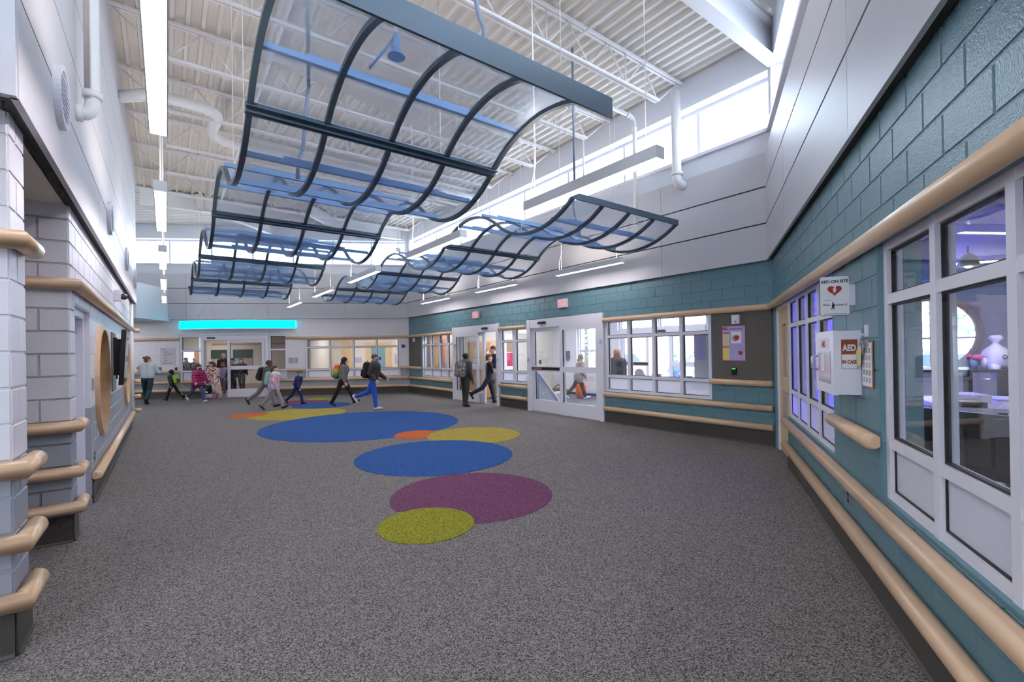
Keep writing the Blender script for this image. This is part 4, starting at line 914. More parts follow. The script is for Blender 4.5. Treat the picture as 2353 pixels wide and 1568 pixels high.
for za, zb, m, lab in ((1.62, 2.08, mat('poster_brown', (178, 142, 104), .8, var=.3, vscale=30), 'brown patterned poster on the bright partition window'), (1.08, 1.60, mat('poster_pink', (226, 66, 106), .7), 'pink poster on the bright partition window')):
    tag(MB().box(PF, (2.13, -.085, za), (2.43, -.082, zb)).build('poster', m), lab, 'poster')
tag(MB().box(PF, (3.65, .0005, 1.12), (3.73, .03, 1.28)).build('card_reader', BLACK), 'black card reader on the cream vestibule wall', 'card reader')
# heater cabinet, dispenser, ramp-like knee wall, notice board, mat
o = empty('heater_cabinet', FB @ Vector((8.4, DV + .2, 0)), 'low white heater cabinet under the vestibule side window', 'heater')
MB().box(FB, (7.6, DV + .01, .1), (9.4, DV + .35, .82)).build('casing', VWHITE, o); MB().box(FB, (7.6, DV + .01, 0), (9.4, DV + .33, .1)).build('plinth', BASE, o)
for k in range(5): MB().box(FB, (7.8, DV + .35, .55 + .03 * k), (8.3, DV + .355, .565 + .03 * k)).build('grille_bar', GREYW, o)
tag(MB().box(FB, (9.35, DV + .001, 1.30), (9.55, DV + .09, 1.62)).build('hand_dispenser', mat('dispenser_grey', (84, 88, 92), .4)), 'grey hand sanitiser dispenser beside the vestibule window', 'dispenser')
o = empty('knee_wall', FB @ Vector((6.4, -.9, 0)), 'low sloping grey block wall with white coping just inside the vestibule', 'low wall')
SL = [(-.3, 0), (-1.15, 0), (-1.15, .06), (-.3, 1.02)]
b = MB(); V = [FB @ Vector((s, d, z)) for s in (6.38, 6.52) for d, z in SL]; b.add(V, [(0, 1, 2, 3), (7, 6, 5, 4), (0, 1, 5, 4), (1, 2, 6, 5), (2, 3, 7, 6), (3, 0, 4, 7)]).build('block_face', GREYB, o)
V = [FB @ Vector((s, d, z)) for s in (6.35, 6.55) for d, z in ((-.28, 1.03), (-.28, 1.09), (-1.2, .06), (-1.2, .0))]; MB().add(V, [(0, 1, 2, 3), (7, 6, 5, 4), (0, 1, 5, 4), (1, 2, 6, 5), (2, 3, 7, 6), (3, 0, 4, 7)]).build('coping', WHITE, o)
o = empty('notice_board', FB @ Vector((1.4, -.3, 1.08)), 'pinkish grey notice board with a lavender sheet behind the last window column', 'notice board')
MB().box(FB, (1.12, -.30, 1.07), (1.60, -.27, 1.93)).build('board', GREYW, o); MB().box(FB, (1.36, -.27, 1.42), (1.58, -.268, 1.9)).build('paper_sheet', LAV, o); MB().box(FB, (1.1, -.31, 1.93), (1.62, -.26, 1.99)).build('top_rail', BASE, o)
# ------------------------------------------------------------------ side room seen through the far four column window
pn = [(mat('panel_red', (196, 62, 66), .7), .55, .25, 1.2, .95), (mat('panel_violet', (106, 78, 156), .7), .55, .25, .75, .45), (mat('panel_amber', (234, 178, 62), .7), 1.15, .25, .7, .55), (mat('panel_orange', (222, 138, 66), .7), 1.55, .3, .6, 1.5), (mat('panel_lilac', (206, 180, 220), .7), 1.85, .5, 1.1, .6)]
for i, (m, a, w_, za, h_) in enumerate(pn):
    tag(MB().box(FB, (13.0 + a, -1.2 - .02 * i, za), (13.0 + a + w_, -1.18 - .02 * i, za + h_)).build('hanging_banner', m), ['red', 'violet', 'amber', 'orange', 'lilac'][i] + ' display banner seen through the far four column window', 'banner', 'display banners')
struct(MB().box(FB, (12.7, -1.35, 0), (15.9, -1.3, 2.9)), 'wall_display', mat('display_tan', (214, 180, 150), .7), 'tan display wall behind the banners')

# ------------------------------------------------------------------ corridor and classroom behind the far wall
yb = lambda y: y
struct(MB().box(ID, (-18, 19.62, .0005), (-1.4, 30, .004)), 'floor_corridor', mat('corridor_vinyl', (150, 118, 104), .35, var=.05), 'reddish vinyl floor of the corridor')
struct(MB().box(ID, (-18, 19.65, 2.75), (-1.4, 30, 2.85)), 'ceiling_corridor', CEILM, 'white ceiling of the corridor')
struct(MB().box(ID, (-6.05, 19.65, 0), (-5.9, 28.75, 2.8)), 'wall_classroom_left', CREAM, 'cream wall between the corridor and the classroom')
struct(MB().box(ID, (-5.9, 23.2, 0), (-1.4, 23.35, 2.8)), 'wall_classroom_back', CREAM, 'cream back wall of the classroom'); struct(MB().box(ID, (-1.5, 19.4, 0), (-1.4, 23.3, 2.8)), 'wall_classroom_right', CREAM, 'cream side wall of the classroom')
struct(MB().box(ID, (-18, 28.6, 0), (-5, 28.75, 2.8)), 'wall_corridor_end', CREAM, 'cream end wall of the corridor')
struct(MB().box(ID, (-8.2, 25.0, 0), (-5.9, 25.15, 2.8)), 'wall_corridor_jog', mat('jog_grey', (206, 202, 196), .6), 'pale wall at the corner of the corridor')
for x, y, t in ((-9.5, 21.5, 'just inside the doors'), (-12, 24.5, 'midway along'), (-13.5, 27, 'at the far end')): fill_troffer(ID, x, y, 2.745, 1.2, .6, 'added corridor fill light ' + t, 8)
for x, t in ((-4.6, 'nearer the corridor'), (-2.8, 'nearer the teal wall')): fill_troffer(ID, x, 21.4, 2.745, 1.2, .6, 'added classroom fill light ' + t, 10)
o = empty('window_32', Vector((-15.4, 28.6, .9)), 'bright window at the end of the corridor', kind='structure')
MB().box(ID, (-16.0, 28.57, .9), (-14.8, 28.6, 2.0)).build('pane', emis('window_glow', (232, 232, 255), 1.6), o)  # emissive pane takes the place of daylight at the corridor end
for q in ((-16.06, -16.0, .84, 2.06), (-14.8, -14.74, .84, 2.06), (-16, -14.8, .84, .9), (-16, -14.8, 2.0, 2.06)): MB().box(ID, (q[0], 28.54, q[2]), (q[1], 28.6, q[3])).build('frame_rail', WHITE, o)
FC = frame((-18, 28.6), (1, 0), (0, -1)); rail(FC, 4.0, 9.5, HR, 'top maple rail on the end wall of the corridor')
for i, x in enumerate((-14.1, -12.9)):
    o = empty('wall_board', Vector((x + .5, 28.55, 1.0)), ['green topped pin board at the corridor end, left one', 'green topped pin board at the corridor end, right one'][i], 'pin board')
    MB().box(ID, (x, 28.55, 1.5), (x + 1.05, 28.59, 2.0)).build('green_panel', mat('board_green', (58, 84, 70), .8), o); MB().box(ID, (x, 28.56, .8), (x + 1.05, 28.59, 1.46)).build('grey_panel', mat('board_beige', (176, 172, 158), .8), o)
tag(MB().box(ID, (-14.45, 27.5, 0), (-14.1, 27.9, 2.0)).build('wood_column', OAK), 'tan wooden column at the end of the corridor', 'column')
tag(MB().box(ID, (-8.55, 24.6, 0), (-8.45, 25.0, 2.3)).build('open_door', mat('door_paint', (200, 200, 210), .45)), 'pale open door beyond the glass corridor leaf', 'door')
for i, (z) in enumerate((.95, .45)): rail(frame((-8.2, 25.0), (1, 0), (0, -1)), .1, 2.2, z, ['upper maple rail on the pale wall at the corner of the corridor', 'lower maple rail on the pale wall at the corner of the corridor'][i])
o = empty('stacking_chair', Vector((-9.2, 23.8, 0)), 'red plastic chair beyond the glass corridor leaf', 'chair'); RC = mat('chair_red', (206, 66, 56), .4)
MB().prism(ID, [(-9.42, 23.6), (-8.98, 23.6), (-8.98, 24.02), (-9.42, 24.02)], .44, .47).build('seat', RC, o); MB().prism(ID, [(-9.42, 24.0), (-8.98, 24.0), (-8.98, 24.03), (-9.42, 24.03)], .55, .85).build('backrest', RC, o)
for x in (-9.4, -9.0):
    for y in (23.62, 24.0): MB().tube([(x, y, 0), (x, y, .84 if y > 23.8 else .45)], .012, 8).build('leg', ALU, o)
tag(MB().box(ID, (-7.2, 24.93, 1.05), (-6.1, 24.98, 1.45)).build('coat_board', mat('pale_oak', (222, 190, 146), .5, var=.06)), 'oak coat board behind the right sidelight', 'coat board')
struct(MB().box(ID, (-8.1, 24.90, 1.5), (-6.05, 24.96, 2.7)), 'wall_teal_patch', mat('teal_flat', (120, 160, 170), .6), 'teal painted upper wall behind the right sidelight')
for i, x in enumerate((-6.98, -6.44)):
    o = empty('hanging_coat', Vector((x, 24.74, .7)), ['dark coat hanging on the oak board, left one', 'dark coat hanging on the oak board, right one'][i], 'coat')
    MB().tube([(x, 24.74, 1.42), (x, 24.74, 1.34), (x, 24.73, 1.1), (x, 24.73, .72)], [.03, .12, .16, .19], 10).build('coat_body', mat('coat_dark', (52, 56, 60), .9), o)
    MB().tube([(x, 24.74, 1.40), (x, 24.935, 1.40)], .012, 6).build('coat_hook', ALU, o)
    for sx_ in (-1, 1): MB().tube([(x + .11 * sx_, 24.73, 1.32), (x + .2 * sx_, 24.71, 1.05), (x + .2 * sx_, 24.71, .86)], [.06, .055, .045], 8).build('sleeve', mat('coat_dark', (52, 56, 60), .9), o)
# classroom back wall: oak door with teal glass, inner windows, wall signs
FK = frame((-5.9, 23.2), (1, 0), (0, -1))
o = empty('door_8', Vector((-4.0, 23.2, 0)), 'oak door with a tall teal glass light in the classroom', kind='structure')
MB().box(FK, (1.5, .0, 0), (2.75, .03, 2.2)).build('door_frame', mat('pale_oak', (222, 190, 146), .5), o); lf = MB().box(FK, (1.6, .03, 0), (2.65, .06, 2.12)).build('door_leaf', mat('pale_oak', (222, 190, 146), .5), o)
MB().box(FK, (1.78, .06, .75), (2.45, .064, 2.0)).build('pane', mat('teal_flat', (120, 160, 170), .6), lf); MB().tube([FK @ Vector((2.58, .06, .98)), FK @ Vector((2.58, .11, .98)), FK @ Vector((2.46, .11, .98))], .012, 8).build('handle', ALU, lf)
MB().box(FK, (1.95, .064, 1.32), (2.25, .068, 1.46)).build('door_sign', INK, lf)
tag(MB().box(FK, (.42, .002, .005), (.85, .04, 2.3)).build('wood_pilaster', mat('pale_oak', (222, 190, 146), .5)), 'oak pilaster on the classroom wall', 'pilaster')
window(FK, 33, [3.1, 3.5, 3.9, 4.3], [.75, 1.8, 2.2], 0, .06, 'white inner window on the classroom back wall', frost=0)
for i, (a, za, zb, m) in enumerate(((3.58, 1.25, 1.7, (84, 104, 130)), (3.60, .82, 1.1, (60, 52, 48)), (4.0, 1.2, 1.72, (92, 108, 130)), (4.02, .85, 1.15, (150, 196, 226)))): tag(MB().box(FK, (a, .061, za), (a + .24, .064, zb)).build('taped_paper', mat('tone%d' % i, m, .7)), ['slate sheet high in the second inner window pane', 'brown sheet low in the second inner window pane', 'slate sheet high in the third inner window pane', 'sky blue sheet low in the third inner window pane'][i], 'paper')
tag(MB().box(FK, (1.0, .0005, 1.22), (1.32, .014, 1.46)).build('wall_sign', mat('sign_grey', (176, 180, 196), .5)), 'grey room sign on the classroom wall', 'sign'); tag(MB().box(FK, (2.9, .0005, 1.1), (3.0, .012, 1.6)).build('wall_chart', LAV), 'narrow lavender chart beside the oak classroom door', 'chart')
for i, s in enumerate((1.36, 1.44)): tag(MB().box(FK, (s, .0005, .92), (s + .05, .012, 1.06)).build('switch_plate', [BLACK, ALU][i]), ['black switch plate on the classroom wall', 'steel switch plate on the classroom wall'][i], 'switch plate')

# ------------------------------------------------------------------ office behind the near wall
OQ = [tuple((F_ @ Vector((a, b_, 0))).xy) for F_, a, b_ in ((FB, -.24, -.3), (FB, -.24, -4.4), (FB, -7, -4.4), (FR, LR, -6.6), (FR, LR, -.22), (FR, .2, -.22))]
struct(MB().prism(ID, OQ, 2.72, 2.8), 'ceiling_office', mat('office_ceiling', (190, 190, 204), .7), 'grey ceiling of the office')
e0, e1 = Vector(OQ[2]), Vector(OQ[3]); struct(MB().prism(ID, [tuple(e0), tuple(e1), tuple(e1 + Vector((.1, -.1))), tuple(e0 + Vector((.1, -.1)))], 0, 2.8), 'wall_office_back', VWHITE, 'white back wall of the office')
struct(MB().box(FR, (LR, -6.6, 0), (LR + .1, -.22, 2.8)), 'wall_office_end', VWHITE, 'white end wall of the office')
struct(MB().prism(ID, [tuple((FB @ Vector((-.12, -.35, 0))).xy), tuple((FB @ Vector((-.12, DV, 0))).xy), tuple((FB @ Vector((-.24, DV, 0))).xy), tuple((FB @ Vector((-.24, -.35, 0))).xy)], 0, 2.8), 'wall_office_side', VWHITE, 'white block side wall of the office')
ofr = FR
def desk(name, s0, s1, d0, d1, z, mt, ml, label, panel=None):
    o = empty(name, FR @ Vector(((s0 + s1) / 2, (d0 + d1) / 2, 0)), label, 'desk')
    MB().box(FR, (s0, d0, z - .035), (s1, d1, z)).build('desk_top', mt, o)
    for s in (s0 + .06, s1 - .06):
        MB().box(FR, (s - .04, (d0 + d1) / 2 - .04, 0), (s + .04, (d0 + d1) / 2 + .04, z - .035)).build('leg', ml, o); MB().box(FR, (s - .04, d0 + .05, 0), (s + .04, d1 - .05, .04)).build('foot', ml, o)
    if panel: MB().box(FR, (s0 + .1, d1 - .06, .1), (s1 - .1, d1 - .04, z - .035)).build('modesty_panel', panel, o)
    return o
PALE = mat('pale_laminate', (218, 216, 226), .35)
desk('reception_counter', 2.1, 3.3, -2.9, -1.05, 1.08, PALE, mat('pale_oak', (222, 190, 146), .5), 'tall pale counter in the office behind the large window', OAK)
desk('standing_desk', -.3, .7, -3.6, -1.5, 1.31, BLACK, BLACK, 'black standing desk under the round office window')
desk('office_desk', 4.5, 7.4, -1.35, -.4, .74, PALE, BLACK, 'pale work desk directly behind the large office window')
# computer screen with sticky notes, keyboard, papers
o = empty('computer_monitor', FR @ Vector((5.45, -.62, .74)), 'black computer monitor seen from behind with yellow sticky notes', 'monitor')
MF = FR @ Matrix.Translation((5.08, -.43, 1.06)) @ Matrix.Rotation(math.radians(-38), 4, 'Z')
MB().box(MF, (-.27, -.02, -.19), (.27, .015, .19)).build('casing', BLACK, o); MB().box(MF, (-.14, .015, -.12), (.14, .045, .1)).build('rear_housing', BLACK, o); MB().box(MF, (-.03, .02, -.30), (.03, .05, -.05)).build('stand_neck', BLACK, o); MB().box(MF, (-.12, -.08, -.318), (.12, .1, -.30)).build('stand_base', BLACK, o)
for k in range(4): MB().box(MF, (-.30, -.024, .12 - .09 * k), (-.235, -.022, .19 - .09 * k)).build('sticky_note', YEL, o)
tag(MB().box(FR, (4.75, -1.15, .742), (5.05, -.75, .765)).build('keyboard', BLACK), 'black keyboard on the pale work desk', 'keyboard'); tag(MB().box(FR, (4.55, -.75, .742), (4.75, -.5, .76)).build('paper_pile', PAPER), 'pile of papers on the pale work desk', 'papers')
tag(MB().ball(FR @ Vector((5.12, -.95, .76)), (.035, .055, .02)).build('computer_mouse', BLACK), 'black mouse beside the keyboard', 'mouse')
# things on the counters
def mug(P, r, h, m, label):
    o = empty('mug', P, label, 'mug'); P = Vector(P); MB().tube([P, P + Vector((0, 0, h))], [r * .85, r], 16).build('cup', m, o)
    MB().tube([P + Vector((r, 0, h * .8)), P + Vector((r * 1.7, 0, h * .7)), P + Vector((r * 1.7, 0, h * .35)), P + Vector((r * .9, 0, h * .2))], r * .14, 6).build('handle', m, o); return o
zt = 1.312
o = mug(FR @ Vector((.25, -2.42, zt)), .055, .13, mat('mug_blue', (120, 140, 176), .4), 'blue mug filled with pink flowers on the standing desk')
for k in range(7): MB().ball(FR @ Vector((.25 + .05 * math.cos(k), -2.42 + .06 * math.sin(k * 1.7), zt + .15 + .02 * (k % 2))), .035, 8, 6).build('flower', mat('flower_pink', (226, 90, 140), .7), o)
o = mug(FR @ Vector((.25, -2.54, zt)), .055, .15, mat('mug_white', (226, 222, 226), .4), 'white cup with lilac candies beside the flower mug')
for k in range(5): MB().ball(FR @ Vector((.25 + .03 * math.cos(k * 1.3), -2.54 + .035 * math.sin(k * 1.3), zt + .155)), .028, 8, 6).build('candy', mat('candy_lilac', (206, 120, 190), .6), o)
o = empty('plastic_bag', FR @ Vector((.2, -2.68, zt)), 'white knotted plastic shopping bag with black lettering on the standing desk', 'bag')
BAG = mat('bag_white', (226, 226, 238), .4); c0 = FR @ Vector((.2, -2.68, zt))
MB().tube([c0 + Vector((0, 0, z)) for z in (0, .06, .16, .26, .32, .36, .42, .46)], [.15, .18, .17, .12, .05, .03, .08, .05], 14).build('bag_body', BAG, o)
MB().tube([FR @ Vector((.3, -2.6, zt + .02)), FR @ Vector((.42, -2.57, zt + .02)), FR @ Vector((.44, -2.57, zt - .14))], [.06, .06, .03], 10).build('bag_flap', BAG, o)
rb = Vector(rt0); fbag = Matrix((rt0, Vector((0, 0, 1)), Vector((-fw.x, -fw.y, 0)).normalized())).transposed().to_4x4(); fbag.translation = c0 + Vector((-fw.x, -fw.y, 0)) * .19 + Vector((0, 0, .13)); text('GO DI', fbag, .08, 'lettering', INK, o, bold=.003)
tag(MB().box(FR, (2.5, -1.5, 1.082), (2.85, -1.25, 1.16)).build('tissue_box', PAPER), 'white box on the pale counter', 'box')
tag(MB().box(FR, (2.2, -1.95, 1.082), (2.6, -1.65, 1.1)).build('paper_pile', PAPER), 'papers on the pale counter', 'papers')
tag(MB().box(FR, (3.0, -1.3, 1.082), (3.25, -1.12, 1.13)).build('desk_phone', BLACK), 'dark desk phone on the end of the pale counter', 'phone')
CH = FR @ Matrix.Translation((1.95, -3.3, 0))
o = empty('office_chair', CH @ Vector((0, 0, 0)), 'black mesh office chair behind the pale counter', 'chair')
MB().box(CH, (-.25, -.25, .45), (.25, .25, .52)).build('seat', BLACK, o); MB().box(CH, (-.28, -.2, .62), (-.22, .2, 1.15)).build('backrest', BLACK, o); MB().tube([CH @ Vector((0, 0, .05)), CH @ Vector((0, 0, .45))], .03, 8).build('column', BLACK, o)
for k in range(5): MB().tube([CH @ Vector((0, 0, .07)), CH @ Vector((.28 * math.cos(k * 1.257), .28 * math.sin(k * 1.257), .05))], .02, 6).build('leg', BLACK, o)
o = empty('wall_bracket_screen', FR @ Vector((3.9, -.75, 2.2)), 'grey tilted flat panel hung near the office ceiling', 'television'); SF = FR @ Matrix.Translation((3.75, -.72, 2.42)) @ Matrix.Rotation(math.radians(14), 4, 'X')
MB().box(SF, (-.5, -.03, -.25), (.25, .03, .25)).build('casing', mat('panel_grey', (110, 112, 118), .4), o); MB().tube([SF @ Vector((-.1, 0, .25)), SF @ Vector((-.1, 0, .34))], .02, 8).build('hanger', BLACK, o)
o = empty('pendant_lamp', FR @ Vector((2.16, -1.62, 2.5)), 'small green glass pendant lamp hanging in the office', 'pendant lamp'); c0 = FR @ Vector((2.16, -1.62, 2.5))
MB().tube([c0, c0 + Vector((0, 0, .1)), c0 + Vector((0, 0, .14))], [.1, .07, .02], 16).build('lamp_shade', mat('lamp_green', (196, 214, 120), .4), o); MB().tube([c0 + Vector((0, 0, .14)), c0 + Vector((0, 0, .22))], .008, 6).build('cord', BLACK, o); MB().ball(c0 + Vector((0, 0, .02)), .04).build('bulb', emis('bulb', (255, 240, 190), 6), o)
o = empty('ceiling_light', FR @ Vector((2.0, -1.9, 2.7)), 'long white strip light on the office ceiling', 'ceiling light'); MB().box(FR, (1.2, -3.2, 2.66), (1.3, -1.2, 2.72)).build('housing', STEELW, o); MB().box(FR, (1.21, -3.2, 2.652), (1.29, -1.2, 2.66)).build('diffuser', emis('office_tube', (255, 250, 255), 34), o)
o = empty('ceiling_light', FR @ Vector((5.8, -2.0, 2.7)), 'strip light over the office work desk', 'ceiling light'); MB().box(FR, (4.6, -2.2, 2.66), (7.2, -2.1, 2.72)).build('housing', STEELW, o); MB().box(FR, (4.6, -2.19, 2.652), (7.2, -2.11, 2.66)).build('diffuser', emis('office_tube', (255, 250, 255), 34), o)
# violet accent light, and an added partition catching it, behind the first office window
o = empty('accent_light', FR @ Vector((1.79, -.5, 2.6)), 'violet blue accent strip light inside the office', 'accent light'); MB().box(FR, (1.75, -.85, 2.62), (1.83, -.28, 2.70)).build('housing', STEELW, o); MB().box(FR, (1.75, -.84, 2.612), (1.83, -.29, 2.62)).build('diffuser', emis('violet_glow', (92, 84, 255), 28), o); MB().box(FR, (1.60, -.95, .3), (1.66, -.90, 2.6)).build('upright_diffuser', MATS['violet_glow'], o)
struct(MB().box(FR, (1.32, -.95, 0), (1.38, -.22, 2.72)), 'wall_violet_catcher', mat('screen_white', (214, 214, 240), .6), 'added pale partition catching the violet light behind the first office window')

# ------------------------------------------------------------------ outside
gr = MB().prism(ID, [(-60, -60), (90, -60), (90, 120), (-60, 120)], -.30, -.10).build('ground_outside', mat('pale_pavement', (196, 196, 200), .9, var=.1, vscale=.5), loc=(0, 0, -.3)); gr['kind'] = 'structure'; gr['label'] = 'pale snowy pavement outside'
def tree(x, y, h, label, seed):
    rnd = random.Random(seed); o = empty('tree', (x, y, -.1), label, 'tree', 'trees outside'); base_ = Vector((x, y, -.1))
    MB().tube([base_, base_ + Vector((.05, 0, h * .35)), base_ + Vector((0, .1, h * .8))], [.16, .12, .05], 8).build('trunk', mat('bark', (96, 86, 80), .9), o)
    b = MB()
    for k in range(420):
        a = rnd.random() * 6.283; zz = rnd.uniform(.22, 1); rr = (1.02 - zz) * h * .36 * math.sqrt(rnd.random()) + .1
        c = base_ + Vector((rr * math.cos(a), rr * math.sin(a), zz * h)); s_ = rnd.uniform(.10, .24)
        ax = Vector((rnd.uniform(-1, 1), rnd.uniform(-1, 1), rnd.uniform(-.4, .4))).normalized(); p = ax.orthogonal().normalized()
        b.add([c - ax * s_, c + p * s_ * .4, c + ax * s_, c - p * s_ * .4], [(0, 1, 2, 3)])
    b.build('foliage', mat('frosty_foliage', (120, 138, 128), .9, var=.25), o, fix=False)['kind'] = 'stuff'
for i, (s, d, h, t) in enumerate(((16.8, -13, 6, 'outside the vestibule side window'), (20.5, -18, 7, 'farther back beyond the vestibule side window'), (.2, -12, 6.5, 'outside the round office window'), (-2.6, -15, 7, 'right of the round office window'), (3.6, -19, 8, 'far beyond the office'))):
    P = FB @ Vector((s, d, 0)); tree(P.x, P.y, h, 'frosty evergreen tree ' + t, i)
def car(s, d, rot, rgb, label):
    P = FB @ Vector((s, d, -.1)); M = Matrix.Translation(P) @ Matrix.Rotation(rot, 4, 'Z'); o = empty('parked_car', P, label, 'car', 'parked cars outside'); pm = mat('car_%d%d' % rgb[:2], rgb, .3)
    body = [(-2.1, .3), (2.1, .3), (2.15, .6), (1.9, .85), (1.1, .92), (-1.6, .95), (-2.05, .85)]; cab = [(-1.5, .93), (1.05, .92), (.45, 1.42), (-1.0, 1.45)]
    MB().prism(M, body, -.85, .85, axis='y').build('body', pm, o); MB().prism(M, cab, -.75, .75, axis='y').build('cabin', mat('car_glass', (90, 104, 120), .1), o); MB().prism(M, [(-1.0, 1.45), (.45, 1.42), (.42, 1.48), (-.98, 1.5)], -.74, .74, axis='y').build('roof', pm, o)
    for x in (-1.35, 1.35):
        for y in (-.87, .67): MB().disc(M, (x, .3), .32, y, y + .2, 20).build('wheel', BLACK, o)
ua = math.radians(120)
car(9.6, -14.5, ua, (226, 222, 236), 'white car parked outside the vestibule doors'); car(14.6, -14.5, ua, (206, 120, 130), 'rose coloured car parked outside the vestibule doors'); car(-.6, -9.2, ua, (96, 104, 122), 'slate car parked outside the round office window')
struct(MB().box(FB, (8, -34, -.1), (30, -31, 5)), 'exterior_building', mat('pink_brick_far', (206, 176, 178), .9), 'pale pink building across the car park')
# ------------------------------------------------------------------ people
import numpy as np
def fabric(name, rgb, rough=.85): return mat('cloth_' + name, rgb, rough, bump=.25, bscale=35, var=.1, vscale=18)
def stripes(name, a, b_, scale):
    m = bpy.data.materials.new(name); m.use_nodes = True; nt = m.node_tree; p = nt.nodes['Principled BSDF']; N = nt.nodes.new; p.inputs['Roughness'].default_value = .6
    tc = N('ShaderNodeTexCoord'); wv = N('ShaderNodeTexWave'); wv.bands_direction = 'Z'; wv.inputs['Scale'].default_value = scale; wv.inputs['Distortion'].default_value = 2.5; wv.inputs['Detail Scale'].default_value = 3
    nt.links.new(tc.outputs['Object'], wv.inputs['Vector']); cr = N('ShaderNodeValToRGB'); cr.color_ramp.elements[0].position = .32; cr.color_ramp.elements[1].position = .5
    cr.color_ramp.elements[0].color = (*lin(a), 1); cr.color_ramp.elements[1].color = (*lin(b_), 1); nt.links.new(wv.outputs['Fac'], cr.inputs[0]); nt.links.new(cr.outputs[0], p.inputs['Base Color'])
    return m
def blotch(name, cols, scale=14):
    m = bpy.data.materials.new(name); m.use_nodes = True; nt = m.node_tree; p = nt.nodes['Principled BSDF']; N = nt.nodes.new; p.inputs['Roughness'].default_value = .85
    tc = N('ShaderNodeTexCoord'); v = N('ShaderNodeTexVoronoi'); v.inputs['Scale'].default_value = scale; nt.links.new(tc.outputs['Object'], v.inputs['Vector'])
    sp = N('ShaderNodeSeparateColor'); nt.links.new(v.outputs['Color'], sp.inputs[0]); cr = N('ShaderNodeValToRGB'); cr.color_ramp.interpolation = 'CONSTANT'
    while len(cr.color_ramp.elements) < len(cols): cr.color_ramp.elements.new(.5)
    for i, c in enumerate(cols): cr.color_ramp.elements[i].position = i / len(cols); cr.color_ramp.elements[i].color = (*lin(c), 1)
    nt.links.new(sp.outputs[0], cr.inputs[0]); nt.links.new(cr.outputs[0], p.inputs['Base Color']); return m
SKIN = mat('skin_light', (222, 176, 156), .5); SKIN2 = mat('skin_brown', (120, 82, 64), .5)
def capsule(b, p0, r0, p1, r1, n=14):
    p0, p1 = Vector(p0), Vector(p1); d = (p1 - p0)
    if d.length < 1e-4: d = Vector((0, 0, 1e-3)); p1 = p0 + d
    d.normalize(); P = []; R = []
    for k in range(1, 5): t = math.pi / 2 * k / 4; P.append(p0 - d * r0 * math.cos(t)); R.append(max(.0008, r0 * math.sin(t)))
    for k in range(1, 5): t = math.pi / 2 * k / 4; P.append(p1 + d * r1 * math.sin(t) if k < 4 else p1 + d * r1 * .99); R.append(max(.0008, r1 * math.cos(t)) if k < 4 else r1 * .08)
    P.insert(4, p1); R.insert(4, r1); b.tube(P, R, n)
def Rx(a): return Matrix.Rotation(math.radians(a), 3, 'X')
def Rz(a): return Matrix.Rotation(math.radians(a), 3, 'Z')
def Ry(a): return Matrix.Rotation(math.radians(a), 3, 'Y')
